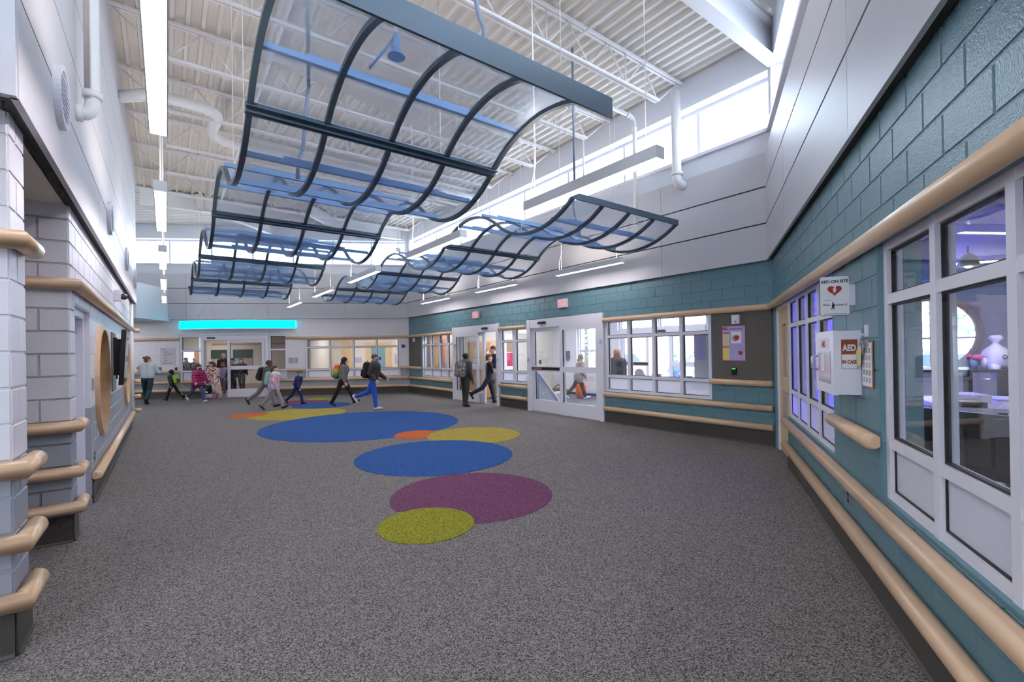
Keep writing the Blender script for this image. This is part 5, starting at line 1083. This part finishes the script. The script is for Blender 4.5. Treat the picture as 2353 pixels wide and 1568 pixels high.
def person(x, y, H, az, label, top, bottom, shoe, skin=SKIN, hair=(70, 52, 40), hairstyle='short', puff=0, coat=0, kid=0, sit=False, z=0, pose=None, mask=None, sleeve=True, hood=None, cap=None, group='people in the lobby', vox=.0105, face=True):
    """one continuous body grown from joints; x = right, y = forward in body space"""
    D = dict(lean=4, lh=18, rh=-16, lk=8, rk=22, ls=-18, rs=18, le=20, re=20, la=8, ra=8, hy=0, hp=0, lf=0, rf=0, twist=0)
    D.update(pose or {}); k = H / 1.75; S_ = []
    hs = 1 + .16 * kid
    M = {'top': top, 'bottom': bottom, 'shoe': shoe, 'skin': skin}; order = ['skin', 'top', 'bottom', 'shoe']
    def seg(p0, r0, p1, r1, m): S_.append((Vector(p0), r0, Vector(p1), r1, m))
    hip = Vector((0, 0, .93)); L = Rx(-D['lean']); T_ = lambda v: hip + L @ (Rz(D['twist']) @ Vector(v))
    # torso
    pf = puff + (.012 if puff > .015 else 0)
    for sx in (-1, 1):
        seg((.075 * sx, -.005, .92), .098, T_((.075 * sx, 0, .16)), .098 + pf * .5, 'bottom' if not coat else 'top')
        seg(T_((.07 * sx, 0, .10)), .10 + pf, T_((.085 * sx, .0, .42)), .112 + pf, 'top')
    seg(T_((-.13, 0, .47)), .062 + pf * .6, T_((.13, 0, .47)), .062 + pf * .6, 'top')
    if coat: 
        for sx in (-1, 1): seg((.07 * sx, 0, .95), .118 + pf, (.085 * sx, 0, .95 - coat), .135 + pf, 'top')
    # neck, head
    nk = T_((0, .005, .50)); HR_ = L @ Rz(D['hy']) @ Rx(-D['hp'] + D['lean'] * .7); hc = nk + HR_ @ Vector((0, .015, .165 * (1 + .06 * kid)))
    seg(nk + Vector((0, 0, -.05)), .06, hc + HR_ @ Vector((0, -.01, -.05)), .052, 'skin')
    h = lambda v: hc + HR_ @ (Vector(v) * hs)
    seg(h((0, -.012, .035)), .092 * hs, h((0, .0, .01)), .088 * hs, 'skin'); seg(h((0, .018, -.02)), .072 * hs, h((0, .03, -.072)), .045 * hs, 'skin')
    seg(h((0, .088, .0)), .010 * hs, h((0, .104, -.028)), .014 * hs, 'skin')
    for sx in (-1, 1): seg(h((.088 * sx, -.008, .012)), .016, h((.088 * sx, -.012, -.02)), .013, 'skin')
    # legs
    ends = {}
    for sd, sx in (('l', -1), ('r', 1)):
        hj = Vector((.095 * sx, 0, .92)); th = Rx(D[sd + 'h']); kn = hj + th @ Vector((.008 * sx, 0, -.435)); sh = Rx(D[sd + 'h'] - D[sd + 'k']); an = kn + sh @ Vector((0, 0, -.40))
        seg(hj, .098, kn, .078, 'bottom'); seg(kn, .076, an + sh @ Vector((0, 0, .02)), .062, 'bottom')
        ft = Rx(max(-60, min(30, D[sd + 'h'] - D[sd + 'k'] + D[sd + 'f']))); hl = an + ft @ Vector((0, -.05, -.045)); to = an + ft @ Vector((.012 * sx, .16, -.055))
        seg(hl, .043, to, .036, 'shoe'); seg(an, .05, hl.lerp(to, .4), .046, 'shoe'); ends[sd] = (kn, an)
    # arms and hands
    hands = {}
    for sd, sx in (('l', -1), ('r', 1)):
        sj = T_((.175 * sx, 0, .455)); A = L @ Ry(-D[sd + 'a'] * sx) @ Rx(D[sd + 's']); el = sj + A @ Vector((0, 0, -.285)); B_ = A @ Rx(D[sd + 'e']); wr = el + B_ @ Vector((0, 0, -.245))
        seg(sj, .062 + pf * .8, el, .048 + pf * .7, 'top')
        sl = 'top' if sleeve else 'skin'
        if not sleeve: seg(el.lerp(sj, .15), .044, el, .042, 'skin')
        seg(el, (.047 + pf * .7) if sleeve else .042, wr, (.036 + pf * .4) if sleeve else .028, sl)
        hd = lambda v: wr + B_ @ Vector((v[0] * sx, v[1], v[2]))
        seg(hd((0, 0, -.0)), .026, hd((0, .006, -.075)), .03, 'skin'); seg(hd((0, -.022, -.05)), .017, hd((0, .028, -.07)), .017, 'skin')
        for i, (fy, ln) in enumerate(((.036, .066), (.013, .078), (-.011, .072), (-.034, .056))):
            b0 = hd((0, fy, -.088)); b1 = hd((-.012, fy * 1.25, -.088 - ln * .55)); b2 = hd((-.034, fy * 1.35, -.088 - ln * .98)); seg(b0, .0105, b1, .0098, 'skin'); seg(b1, .0098, b2, .0088, 'skin')
        t0 = hd((-.004, .03, -.035)); t1 = hd((-.012, .062, -.072)); t2 = hd((-.022, .068, -.104)); seg(t0, .0125, t1, .0115, 'skin'); seg(t1, .0115, t2, .0095, 'skin'); hands[sd] = hd((-.02, 0, -.11))
    zmin = min(min(s[0].z - s[1], s[2].z - s[3]) for s in S_ if s[4] == 'shoe')
    if not sit: off = -zmin
    else: off = 0
    W_ = Matrix(((math.sin(az), math.cos(az), 0), (-math.cos(az), math.sin(az), 0), (0, 0, 1)))   # right, forward, up -> world
    def w(v): return W_ @ ((Vector(v) + Vector((0, 0, off))) * k)
    P0 = Vector((x, y, z))
    b = MB(); A0 = []; 
    for p0, r0, p1, r1, m in S_: capsule(b, w(p0), r0 * k, w(p1), r1 * k); A0.append((w(p0), r0 * k, w(p1), r1 * k, order.index(m)))
    me = bpy.data.meshes.new('body'); me.from_pydata(b.v, [], b.f); ob = bpy.data.objects.new('tmp_body', me); COL.objects.link(ob)
    md = ob.modifiers.new('r', 'REMESH'); md.mode = 'VOXEL'; md.voxel_size = vox; sm = ob.modifiers.new('s', 'SMOOTH'); sm.factor = .5; sm.iterations = 2
    PENDING.append((ob, A0, [M[o] for o in order], P0, label, group))
    o = empty('person', P0, label, 'person', group); PENDING[-1] = PENDING[-1] + (o,)
    ww = lambda v: P0 + w(v)
    HM_ = W_ @ HR_
    def he(c, r, name, m, seg_=16, rg=10, cut=None):
        bb = MB(); bb.ball(P0 + w(h(c)), [q * k * hs for q in r], seg_, rg, F=HM_)
        return bb.build(name, m, o)
    hm = mat('hair_%d_%d_%d' % hair, hair, .6, bump=.5, bscale=60)
    if hairstyle != 'none' and not hood and not cap:
        he((0, -.022, .052), (.101, .103, .092), 'hair', hm)
        if hairstyle == 'bun': he((0, -.115, .085), (.045, .045, .045), 'hair_bun', hm); he((0, -.05, -.01), (.09, .075, .08), 'hair_back', hm)
        if hairstyle == 'long':
            bb = MB(); bb.tube([P0 + w(h(v)) for v in ((0, -.05, .06), (0, -.085, -.03), (0, -.12, -.15), (0, -.13, -.27))], [.095 * k, .102 * k, .095 * k, .04 * k], 14); bb.build('hair_length', hm, o)
        if hairstyle == 'pony': he((0, -.12, .05), (.04, .04, .04), 'hair_tie', hm); MB().tube([P0 + w(h(v)) for v in ((0, -.12, .05), (0, -.17, -.03), (0, -.16, -.14))], [.03 * k, .032 * k, .012 * k], 10).build('ponytail', hm, o)
    if hood: he((0, -.03, .04), (.112, .108, .122), 'hood', hood); MB().tube([P0 + w(h(v)) for v in ((0, -.06, -.02), (0, -.06, -.12))], [.09 * k, .11 * k], 14).build('hood_neck', hood, o)
    if cap: he((0, -.012, .06), (.105, .108, .095), 'hat', cap); MB().ring(Matrix.Translation(P0 + w(h((0, -.012, .05)))) @ HM_.to_4x4() @ Matrix.Rotation(math.pi / 2, 4, 'X'), (0, 0), .098 * k * hs, .112 * k * hs, -.018 * k, .018 * k, 24).build('hat_band', cap, o)
    if face:
        for sx in (-1, 1): he((.034 * sx, .086, .012), (.012, .008, .009), 'eye', mat('eye_dark', (40, 34, 32), .2), 8, 6)
        if not mask: he((0, .078, -.058), (.026, .008, .006), 'mouth', mat('lips', (176, 104, 96), .5), 8, 6)
    if mask:
        he((0, .044, -.045), (.068, .062, .05), 'face_mask', mask)
    tor = lambda v: P0 + w(T_(v))
    return dict(o=o, tor=tor, hand={s_: P0 + w(v) for s_, v in hands.items()}, W=W_, k=k, L=W_ @ L @ Rz(D['twist']), zo=off)
PENDING = []
def finish_people():
    dg = bpy.context.evaluated_depsgraph_get()
    for ob, A0, mats, P0, label, group, root in PENDING:
        me = bpy.data.meshes.new_from_object(ob.evaluated_get(dg)); me.name = 'body'
        n = len(me.vertices); co = np.empty(n * 3, np.float32); me.vertices.foreach_get('co', co); co = co.reshape(-1, 3)
        if P0.z == 0:
            co[:, 2] = np.maximum(co[:, 2], 0.0); me.vertices.foreach_set('co', co.ravel())
        npol = len(me.polygons); fc = np.empty(npol * 3, np.float32); me.polygons.foreach_get('center', fc); fc = fc.reshape(-1, 3)
        best = np.full(npol, 9., np.float32); idx = np.zeros(npol, np.int32)
        for p0, r0, p1, r1, mi in A0:
            a = np.array(p0, np.float32); d = np.array(p1, np.float32) - a; L2 = max(1e-9, float(d @ d)); t = np.clip(((fc - a) @ d) / L2, 0, 1)
            q_ = np.linalg.norm(fc - a - t[:, None] * d, axis=1) - (r0 + (r1 - r0) * t); u = q_ < best; best[u] = q_[u]; idx[u] = mi
        me.materials.clear()
        for m in mats: me.materials.append(m)
        me.polygons.foreach_set('material_index', idx); me.polygons.foreach_set('use_smooth', np.ones(npol, bool)); me.update()
        bo = bpy.data.objects.new('body', me); COL.objects.link(bo); bo.parent = root
    for p in PENDING: m_ = p[0].data; bpy.data.objects.remove(p[0]); bpy.data.meshes.remove(m_)
def rbox(b, F, c, r, e=.45, seg_=20, rings=12):
    """rounded box (superellipsoid)"""
    c = Vector(c); sg = lambda v, p_: math.copysign(abs(v) ** p_, v); V = []; 
    for i in range(rings + 1):
        t = math.pi * (i / rings - .5)
        for k in range(seg_):
            q_ = 2 * math.pi * k / seg_; V.append(F @ (c + Vector((r[0] * sg(math.cos(t), e) * sg(math.cos(q_), e), r[1] * sg(math.cos(t), e) * sg(math.sin(q_), e), r[2] * sg(math.sin(t), e)))))
    return b.add(V, [(i * seg_ + k, i * seg_ + (k + 1) % seg_, (i + 1) * seg_ + (k + 1) % seg_, (i + 1) * seg_ + k) for i in range(rings) for k in range(seg_)], smooth=True)
def backpack(pr, mats, label, size=1.0, dz=.0, puff=0, back=True):
    """worn on the back of a person; mats: body, pocket"""
    k = pr['k']; c = pr['tor']((0, -.2 - puff, .27 + dz)); F = Matrix.Translation(c) @ pr['L'].to_4x4(); s_ = k * size
    o = empty('backpack', c - Vector((0, 0, .24 * s_)), label, 'backpack', 'school backpacks')
    rbox(MB(), F, (0, 0, 0), (.15 * s_, .09 * s_, .22 * s_)).build('bag_body', mats[0], o); rbox(MB(), F, (0, -.085 * s_, -.08 * s_), (.115 * s_, .04 * s_, .10 * s_)).build('front_pocket', mats[-1], o)
    for sx in (-1, 1):
        P = [pr['tor'](v) for v in ((.09 * sx, -.13 - puff, .46), (.095 * sx, -.05, .555 + puff), (.1 * sx, .075 + puff, .50), (.105 * sx, .125 + puff, .36), (.14 * sx, .06 + puff, .2), (.14 * sx, -.12 - puff, .14))]
        MB().tube(P, .016 * k, 8).build('strap', mats[0], o)
    MB().tube([F @ Vector((-.03 * s_, 0, .21 * s_)), F @ Vector((0, 0, .26 * s_)), F @ Vector((.03 * s_, 0, .21 * s_))], .008, 6).build('top_loop', mats[0], o)
    return o
BLK = fabric('black', (34, 33, 34)); DGREY = fabric('charcoal', (66, 66, 70)); GREYP = fabric('grey', (134, 132, 136)); JEAN = fabric('denim', (62, 82, 118)); DJEAN = fabric('dark_denim', (36, 44, 64)); NAVY = fabric('navy', (44, 54, 104)); KHAKI = fabric('khaki', (110, 98, 74))
SHB = mat('shoe_black', (28, 26, 26), .5); SHW = mat('shoe_white', (222, 218, 222), .5); SHP = mat('shoe_purple', (120, 84, 150), .5); SHBR = mat('shoe_brown', (110, 82, 60), .6)
r_ = math.radians
# woman in the pale sweater
person(-10.68, 17.43, 1.71, r_(104), 'woman in a pale grey sweater and dark teal trousers walking away near the directory sign', fabric('pale_sweater', (196, 204, 210)), fabric('dark_teal', (30, 58, 62)), SHB, hair=(104, 76, 52), hairstyle='bun', puff=.022, pose=dict(lean=4, lh=16, lk=6, rh=-22, rk=22, ls=22, rs=26, le=75, re=70, la=22, ra=22, hy=-55))
# small child with the lime backpack
p = person(-10.6, 18.75, 1.17, r_(176), 'small child in a dark hooded coat with a lime backpack beside the far wall', fabric('dark_coat', (54, 56, 60)), blotch('lime_black_trousers', [(34, 34, 36), (40, 40, 42), (34, 34, 36), (150, 170, 60)], 5), SHB, kid=1, puff=.03, hood=BLK, pose=dict(lean=10, lh=24, lk=8, rh=-24, rk=26, le=30, re=40))
backpack(p, [fabric('lime', (160, 196, 70)), DGREY], 'lime green and black backpack on the small child by the far wall', 1.15, puff=.02)
# girl in magenta
p = person(-9.12, 17.56, 1.39, r_(-28), 'girl in a magenta and black striped puffer jacket wearing a black face mask', stripes('magenta_puffer', (30, 22, 28), (196, 30, 120), 5.5), JEAN, SHW, hair=(58, 44, 38), kid=.8, puff=.045, coat=.06, mask=BLK, pose=dict(lean=8, lh=20, lk=6, rh=-26, rk=34, ls=16, rs=24, le=20, re=25, la=20, ra=22, hy=10))
c = p['hand']['l'] + Vector((-.1, 0, -.12)); o = empty('sling_bag', c - Vector((0, 0, .22)), 'black and white patterned bag carried by the girl in magenta', 'bag')
rbox(MB(), Matrix.Translation(c), (0, 0, -.05), (.17, .1, .17)).build('bag_body', blotch('bag_pattern', [(28, 28, 30), (60, 60, 62), (214, 214, 216), (30, 30, 32)], 16), o); MB().tube([c + Vector((-.08, 0, .1)), c + Vector((0, 0, .2)), c + Vector((.08, 0, .1))], .01, 6).build('bag_handle', BLK, o)
# girl in floral coat
p = person(-9.28, 18.9, 1.47, r_(-105), 'girl in a red and white floral coat with white trousers in the corridor doorway', blotch('floral_coat', [(226, 216, 218), (206, 74, 86), (222, 206, 206), (96, 66, 72), (214, 176, 150)], 22), blotch('white_purple_trousers', [(206, 204, 212), (206, 204, 212), (156, 132, 196)], 5), SHP, hair=(92, 66, 46), hairstyle='long', kid=.6, puff=.035, coat=.08, mask=mat('mask_tiedye', (120, 140, 206), .7), pose=dict(lean=5, lh=22, lk=8, rh=-18, rk=24, hy=-40, le=40, re=40))
backpack(p, [fabric('cream_pack', (206, 200, 166)), fabric('pale_aqua', (150, 190, 190))], 'cream backpack on the girl in the floral coat', 1.0, puff=.03)
person(-8.95, 19.75, 1.55, r_(-98), 'boy in a black hoodie and dark jeans standing in the corridor doorway', BLK, DJEAN, SHBR, hair=(40, 34, 32), pose=dict(lean=0, lh=3, rh=-2, lk=2, rk=3, ls=4, rs=6, le=10, re=12, hp=-6))
person(-9.55, 20.3, 1.36, r_(-95), 'child in a lavender jacket behind the girl in magenta', fabric('lavender', (176, 168, 210)), GREYP, SHW, kid=.7, puff=.03, hair=(120, 90, 60), mask=BLK, pose=dict(lh=14, rh=-12))
person(-10.45, 21.3, 1.22, r_(-100), 'child in a teal top with brown hair inside the corridor', fabric('teal_top', (52, 110, 130)), blotch('red_boots_trousers', [(120, 60, 60), (90, 70, 70)], 8), mat('boot_red', (196, 60, 70), .5), kid=1, hair=(130, 88, 50), hairstyle='long', pose=dict(lh=10, rh=-10))
person(-10.95, 22.2, 1.42, r_(-90), 'child in a white knitted hat and black mask inside the corridor', BLK, DGREY, SHB, kid=.7, puff=.03, cap=fabric('white_knit', (220, 212, 212)), mask=BLK, pose=dict(lh=8, rh=-10))
person(-10.9, 23.2, 1.74, r_(-85), 'bearded man in a red and white hat and dark jacket inside the corridor', fabric('dark_parka', (60, 54, 50)), DJEAN, SHB, hair=(60, 40, 30), puff=.025, cap=stripes('red_white_hat', (206, 40, 46), (230, 226, 226), 6), pose=dict(lean=0, lh=4, rh=-4, ls=10, rs=10))
person(-9.85, 22.6, 1.5, r_(-80), 'child with shaggy brown hair in a black coat inside the corridor', BLK, DGREY, SHB, kid=.5, hair=(96, 72, 54), hairstyle='long', puff=.02, pose=dict(lh=8, rh=-8))
person(-14.7, 27.2, 1.6, r_(-90), 'person in a slate coat silhouetted against the corridor end window', fabric('slate', (86, 96, 106)), DGREY, SHB, hood=fabric('slate', (86, 96, 106)), puff=.02, face=False, vox=.015)
person(-14.15, 27.0, 1.58, r_(-90), 'person in a brown coat silhouetted against the corridor end window', fabric('brown_coat', (92, 70, 62)), DGREY, SHB, hair=(150, 110, 84), puff=.02, face=False, vox=.015)
# trio walking right
p = person(-5.95, 15.3, 1.54, r_(-6), 'tall child in grey trousers with a black backpack walking behind the mint backpack', fabric('brown_grey_top', (92, 86, 84)), GREYP, SHB, skin=SKIN2, hair=(52, 42, 38), kid=.3, puff=.02, pose=dict(lean=12, lh=22, lk=6, rh=-34, rk=24))
backpack(p, [BLK, DGREY], 'black backpack on the tall child in grey trousers', 1.1, puff=.02)
p = person(-5.5, 14.7, 1.37, r_(-6), 'girl in a pink and white coat and grey trousers with a mint backpack', blotch('pink_white_coat', [(216, 196, 206), (226, 150, 180), (222, 216, 220), (170, 170, 200)], 11), fabric('pale_grey', (150, 148, 154)), SHB, hair=(80, 66, 46), hairstyle='pony', kid=.7, puff=.035, coat=.05, pose=dict(lean=10, lh=24, lk=6, rh=-20, rk=20, hp=-6))
backpack(p, [fabric('mint', (138, 190, 180)), fabric('grey_pack', (104, 104, 106))], 'mint green backpack on the girl in the pink coat', 1.2, puff=.03)
p = person(-5.25, 16.0, 1.14, r_(-10), 'small child in a navy blue snowsuit walking beside the girl in pink', NAVY, NAVY, SHB, kid=1, puff=.035, cap=fabric('teal_hat', (60, 110, 120)), pose=dict(lean=14, lh=20, lk=10, rh=-26, rk=24))
# rainbow backpack child
p = person(-3.6, 15.2, 1.55, r_(-4), 'child in a grey jacket and black hood walking with a rainbow backpack', fabric('mid_grey', (112, 110, 114)), BLK, SHB, kid=.4, puff=.025, hood=BLK, pose=dict(lean=8, lh=30, lk=8, rh=-22, rk=6, lf=0, ls=-12, rs=8))
def rainbow():
    m = bpy.data.materials.new('rainbow_cloth'); m.use_nodes = True; nt = m.node_tree; pz = nt.nodes['Principled BSDF']; N = nt.nodes.new; tc = N('ShaderNodeTexCoord'); sp = N('ShaderNodeSeparateXYZ'); nt.links.new(tc.outputs['Generated'], sp.inputs[0]); cr = N('ShaderNodeValToRGB'); pz.inputs['Roughness'].default_value = .8
    cols = [(0, (40, 70, 90)), (.2, (44, 120, 110)), (.4, (110, 160, 60)), (.6, (216, 180, 50)), (.8, (232, 96, 44)), (1, (226, 80, 40))]
    while len(cr.color_ramp.elements) < len(cols): cr.color_ramp.elements.new(.5)
    for e, (q_, c_) in zip(cr.color_ramp.elements, cols): e.position = q_; e.color = (*lin(c_), 1)
    nt.links.new(sp.outputs[2], cr.inputs[0]); nt.links.new(cr.outputs[0], pz.inputs['Base Color']); return m
RB = rainbow(); backpack(p, [RB, RB], 'rainbow tie dye backpack on the child in the grey jacket', 1.15, puff=.03)
# teen in blue trousers
BLUT = stripes('blue_trousers', (30, 34, 50), (40, 92, 196), 2.2); 
p = person(-2.44, 13.95, 1.66, r_(-4), 'teenager in a black puffer jacket, bright blue trousers and a blue mask striding right', stripes('black_puffer', (34, 32, 30), (62, 60, 54), 7), fabric('royal_blue', (40, 90, 190)), SHW, hair=(110, 82, 60), puff=.04, mask=mat('mask_blue', (60, 120, 214), .7), pose=dict(lean=7, rh=8, rk=2, lh=-26, lk=46, ls=20, rs=-14, le=40, re=60, hp=-4, lf=-20))
backpack(p, [fabric('black_pack', (40, 40, 36)), BLK], 'black backpack on the teenager in bright blue trousers', 1.15, puff=.03)
# camo backpack
p = person(.26, 13.95, 1.61, r_(42), 'boy in a black puffer jacket with a camouflage backpack facing the open sliding door', stripes('charcoal_puffer', (40, 40, 42), (70, 70, 74), 6), fabric('dark_olive', (62, 58, 50)), SHB, skin=SKIN2, hair=(26, 22, 22), puff=.035, pose=dict(lean=3, lh=5, lk=3, rh=-4, rk=4, ls=4, rs=2, le=15, re=15))
backpack(p, [blotch('camo_cloth', [(150, 140, 136), (110, 100, 98), (176, 168, 164), (90, 82, 80)], 26), blotch('camo_cloth_b', [(140, 130, 126), (104, 96, 94), (170, 160, 156)], 26)], 'grey camouflage backpack on the boy by the sliding door', 1.2, puff=.03)
# boy in black t-shirt stepping through the door
p = person(1.02, 14.62, 1.6, r_(2), 'boy in a black t-shirt and blue jeans stepping through the open sliding door', BLK, DJEAN, SHB, hair=(104, 74, 52), sleeve=False, pose=dict(lean=4, lh=14, lk=2, rh=-34, rk=30, ls=16, rs=20, le=75, re=78, hp=-8, hy=-10))
c = p['hand']['l'] + Vector((-.25, -.05, -.08)); o = empty('carried_jacket', c - Vector((0, 0, .3)), 'bundled grey jacket carried by the boy in the t-shirt', 'jacket')
rbox(MB(), Matrix.Translation(c), (0, 0, 0), (.17, .12, .2), .7).build('folded_body', fabric('pale_grey', (150, 148, 154)), o); MB().tube([c + Vector((.1, 0, -.1)), c + Vector((.05, 0, -.32)), c + Vector((-.08, 0, -.36))], [.07, .05, .04], 10).build('sleeve', GREYP, o)
p = person(1.29, 16.05, 1.84, r_(200), 'man in a navy jacket and khaki trousers touching his mask just inside the doorway', stripes('navy_jacket', (36, 40, 58), (52, 58, 84), 1.2), KHAKI, SHBR, hair=(104, 76, 50), mask=mat('mask_pink', (206, 160, 196), .7), puff=.01, pose=dict(lean=0, lh=6, rh=-4, rs=62, re=125, ra=4, ls=4, le=10))
# vestibule walkers
p = person(4.05, 15.0, 1.55, r_(-8), 'person in a grey brown hooded coat and jeans walking behind the closed sliding door', fabric('taupe_coat', (150, 134, 130)), DJEAN, SHW, hood=fabric('taupe_hood', (140, 118, 96)), puff=.035, coat=.12, pose=dict(lean=10, lh=20, lk=4, rh=-26, rk=20), group='people in the vestibule')
p = person(4.37, 12.16, 1.66, r_(75), 'red haired person in a dark grey jacket seen through the four column window', fabric('dark_jacket', (74, 74, 82)), BLK, SHB, hair=(150, 78, 36), hairstyle='long', puff=.025, coat=.12, pose=dict(lh=6, rh=-6), group='people in the vestibule')
backpack(p, [BLK, DGREY], 'black backpack on the red haired person', .9, puff=.02)
# bags on the vestibule floor
BV = FB @ Vector((8.1, -2.6, 0)); o = empty('duffel_bag', BV, 'black duffel bag on the vestibule floor', 'bag'); F_ = Matrix.Translation(BV) @ Matrix.Rotation(.5, 4, 'Z'); rbox(MB(), F_, (0, 0, .19), (.38, .2, .19), .6).build('bag_body', BLK, o); MB().tube([F_ @ Vector((-.2, 0, .36)), F_ @ Vector((0, 0, .5)), F_ @ Vector((.2, 0, .36))], .018, 8).build('bag_handle', DGREY, o)
BV = FB @ Vector((7.75, -3.35, 0)); o = empty('tote_bag', BV, 'orange tote bag on the vestibule floor', 'bag'); F_ = Matrix.Translation(BV); rbox(MB(), F_, (0, 0, .25), (.18, .12, .25), .5).build('bag_body', fabric('orange', (236, 110, 40)), o); MB().tube([F_ @ Vector((-.1, 0, .48)), F_ @ Vector((0, 0, .66)), F_ @ Vector((.1, 0, .48))], .012, 6).build('bag_handle', BLK, o)
BV = FB @ Vector((7.75, -2.3, 0)); o = empty('striped_bag', BV, 'pink and white striped bag on the vestibule floor', 'bag'); rbox(MB(), Matrix.Translation(BV), (0, 0, .15), (.2, .14, .15), .6).build('bag_body', stripes('pink_stripe', (206, 150, 160), (224, 214, 218), 8), o); MB().tube([BV + Vector((-.1, 0, .28)), BV + Vector((0, 0, .36)), BV + Vector((.1, 0, .28))], .01, 6).build('bag_handle', BLK, o)
# people outside
for (s, d, H_, az, lab, t_, b2, cp) in ((7.35, -8.3, 1.5, 210, 'child in a teal hat standing outside the vestibule doors', fabric('slate', (86, 96, 106)), JEAN, fabric('teal_knit', (60, 170, 186))), (6.8, -8.9, 1.62, 205, 'person in a white top and pale jeans outside the vestibule doors', fabric('white_top', (214, 212, 218)), fabric('light_denim', (130, 156, 206)), None), (6.3, -9.4, 1.66, 215, 'person in a rose jacket outside the vestibule doors', fabric('rose_jacket', (206, 84, 110)), JEAN, None)):
    P = FB @ Vector((s, d, 0)); person(P.x, P.y, H_, r_(az), lab, t_, b2, SHB, puff=.02, cap=cp, hair=(70, 50, 44), hairstyle='long', z=-.1, group='people outside the doors', vox=.015, pose=dict(lh=4, rh=-4))
# seated office worker
P = FR @ Vector((4.72, -1.6, 0)); person(P.x, P.y, 1.68, r_(126), 'office worker in a pale blouse seated at the work desk', fabric('pale_blouse', (206, 200, 206)), DGREY, SHB, hair=(96, 70, 50), hairstyle='long', sit=True, z=-.42, group='people in the office', pose=dict(lean=4, lh=88, rh=88, lk=88, rk=88, ls=40, rs=40, le=45, re=45, la=4, ra=4))
o = empty('office_chair', P, 'black swivel chair under the office worker', 'chair'); Fc = Matrix.Translation(P)
rbox(MB(), Fc, (0, 0, .36), (.24, .24, .035), .5).build('seat', BLACK, o); MB().tube([Fc @ Vector((0, 0, .05)), Fc @ Vector((0, 0, .34))], .03, 8).build('column', BLACK, o)
for k in range(5): MB().tube([Fc @ Vector((0, 0, .07)), Fc @ Vector((.28 * math.cos(k * 1.257), .28 * math.sin(k * 1.257), .04))], .02, 6).build('leg', BLACK, o)
bd = Vector((-math.cos(r_(126)), -math.sin(r_(126)), 0)); MB().tube([P + bd * .25 + Vector((0, 0, .36)), P + bd * .3 + Vector((0, 0, .62))], .02, 8).build('back_post', BLACK, o); rbox(MB(), Matrix.Translation(P + bd * .27) @ Matrix.Rotation(r_(126) - math.pi / 2, 4, 'Z'), (0, 0, .75), (.2, .03, .22), .5).build('backrest', BLACK, o)
finish_people()
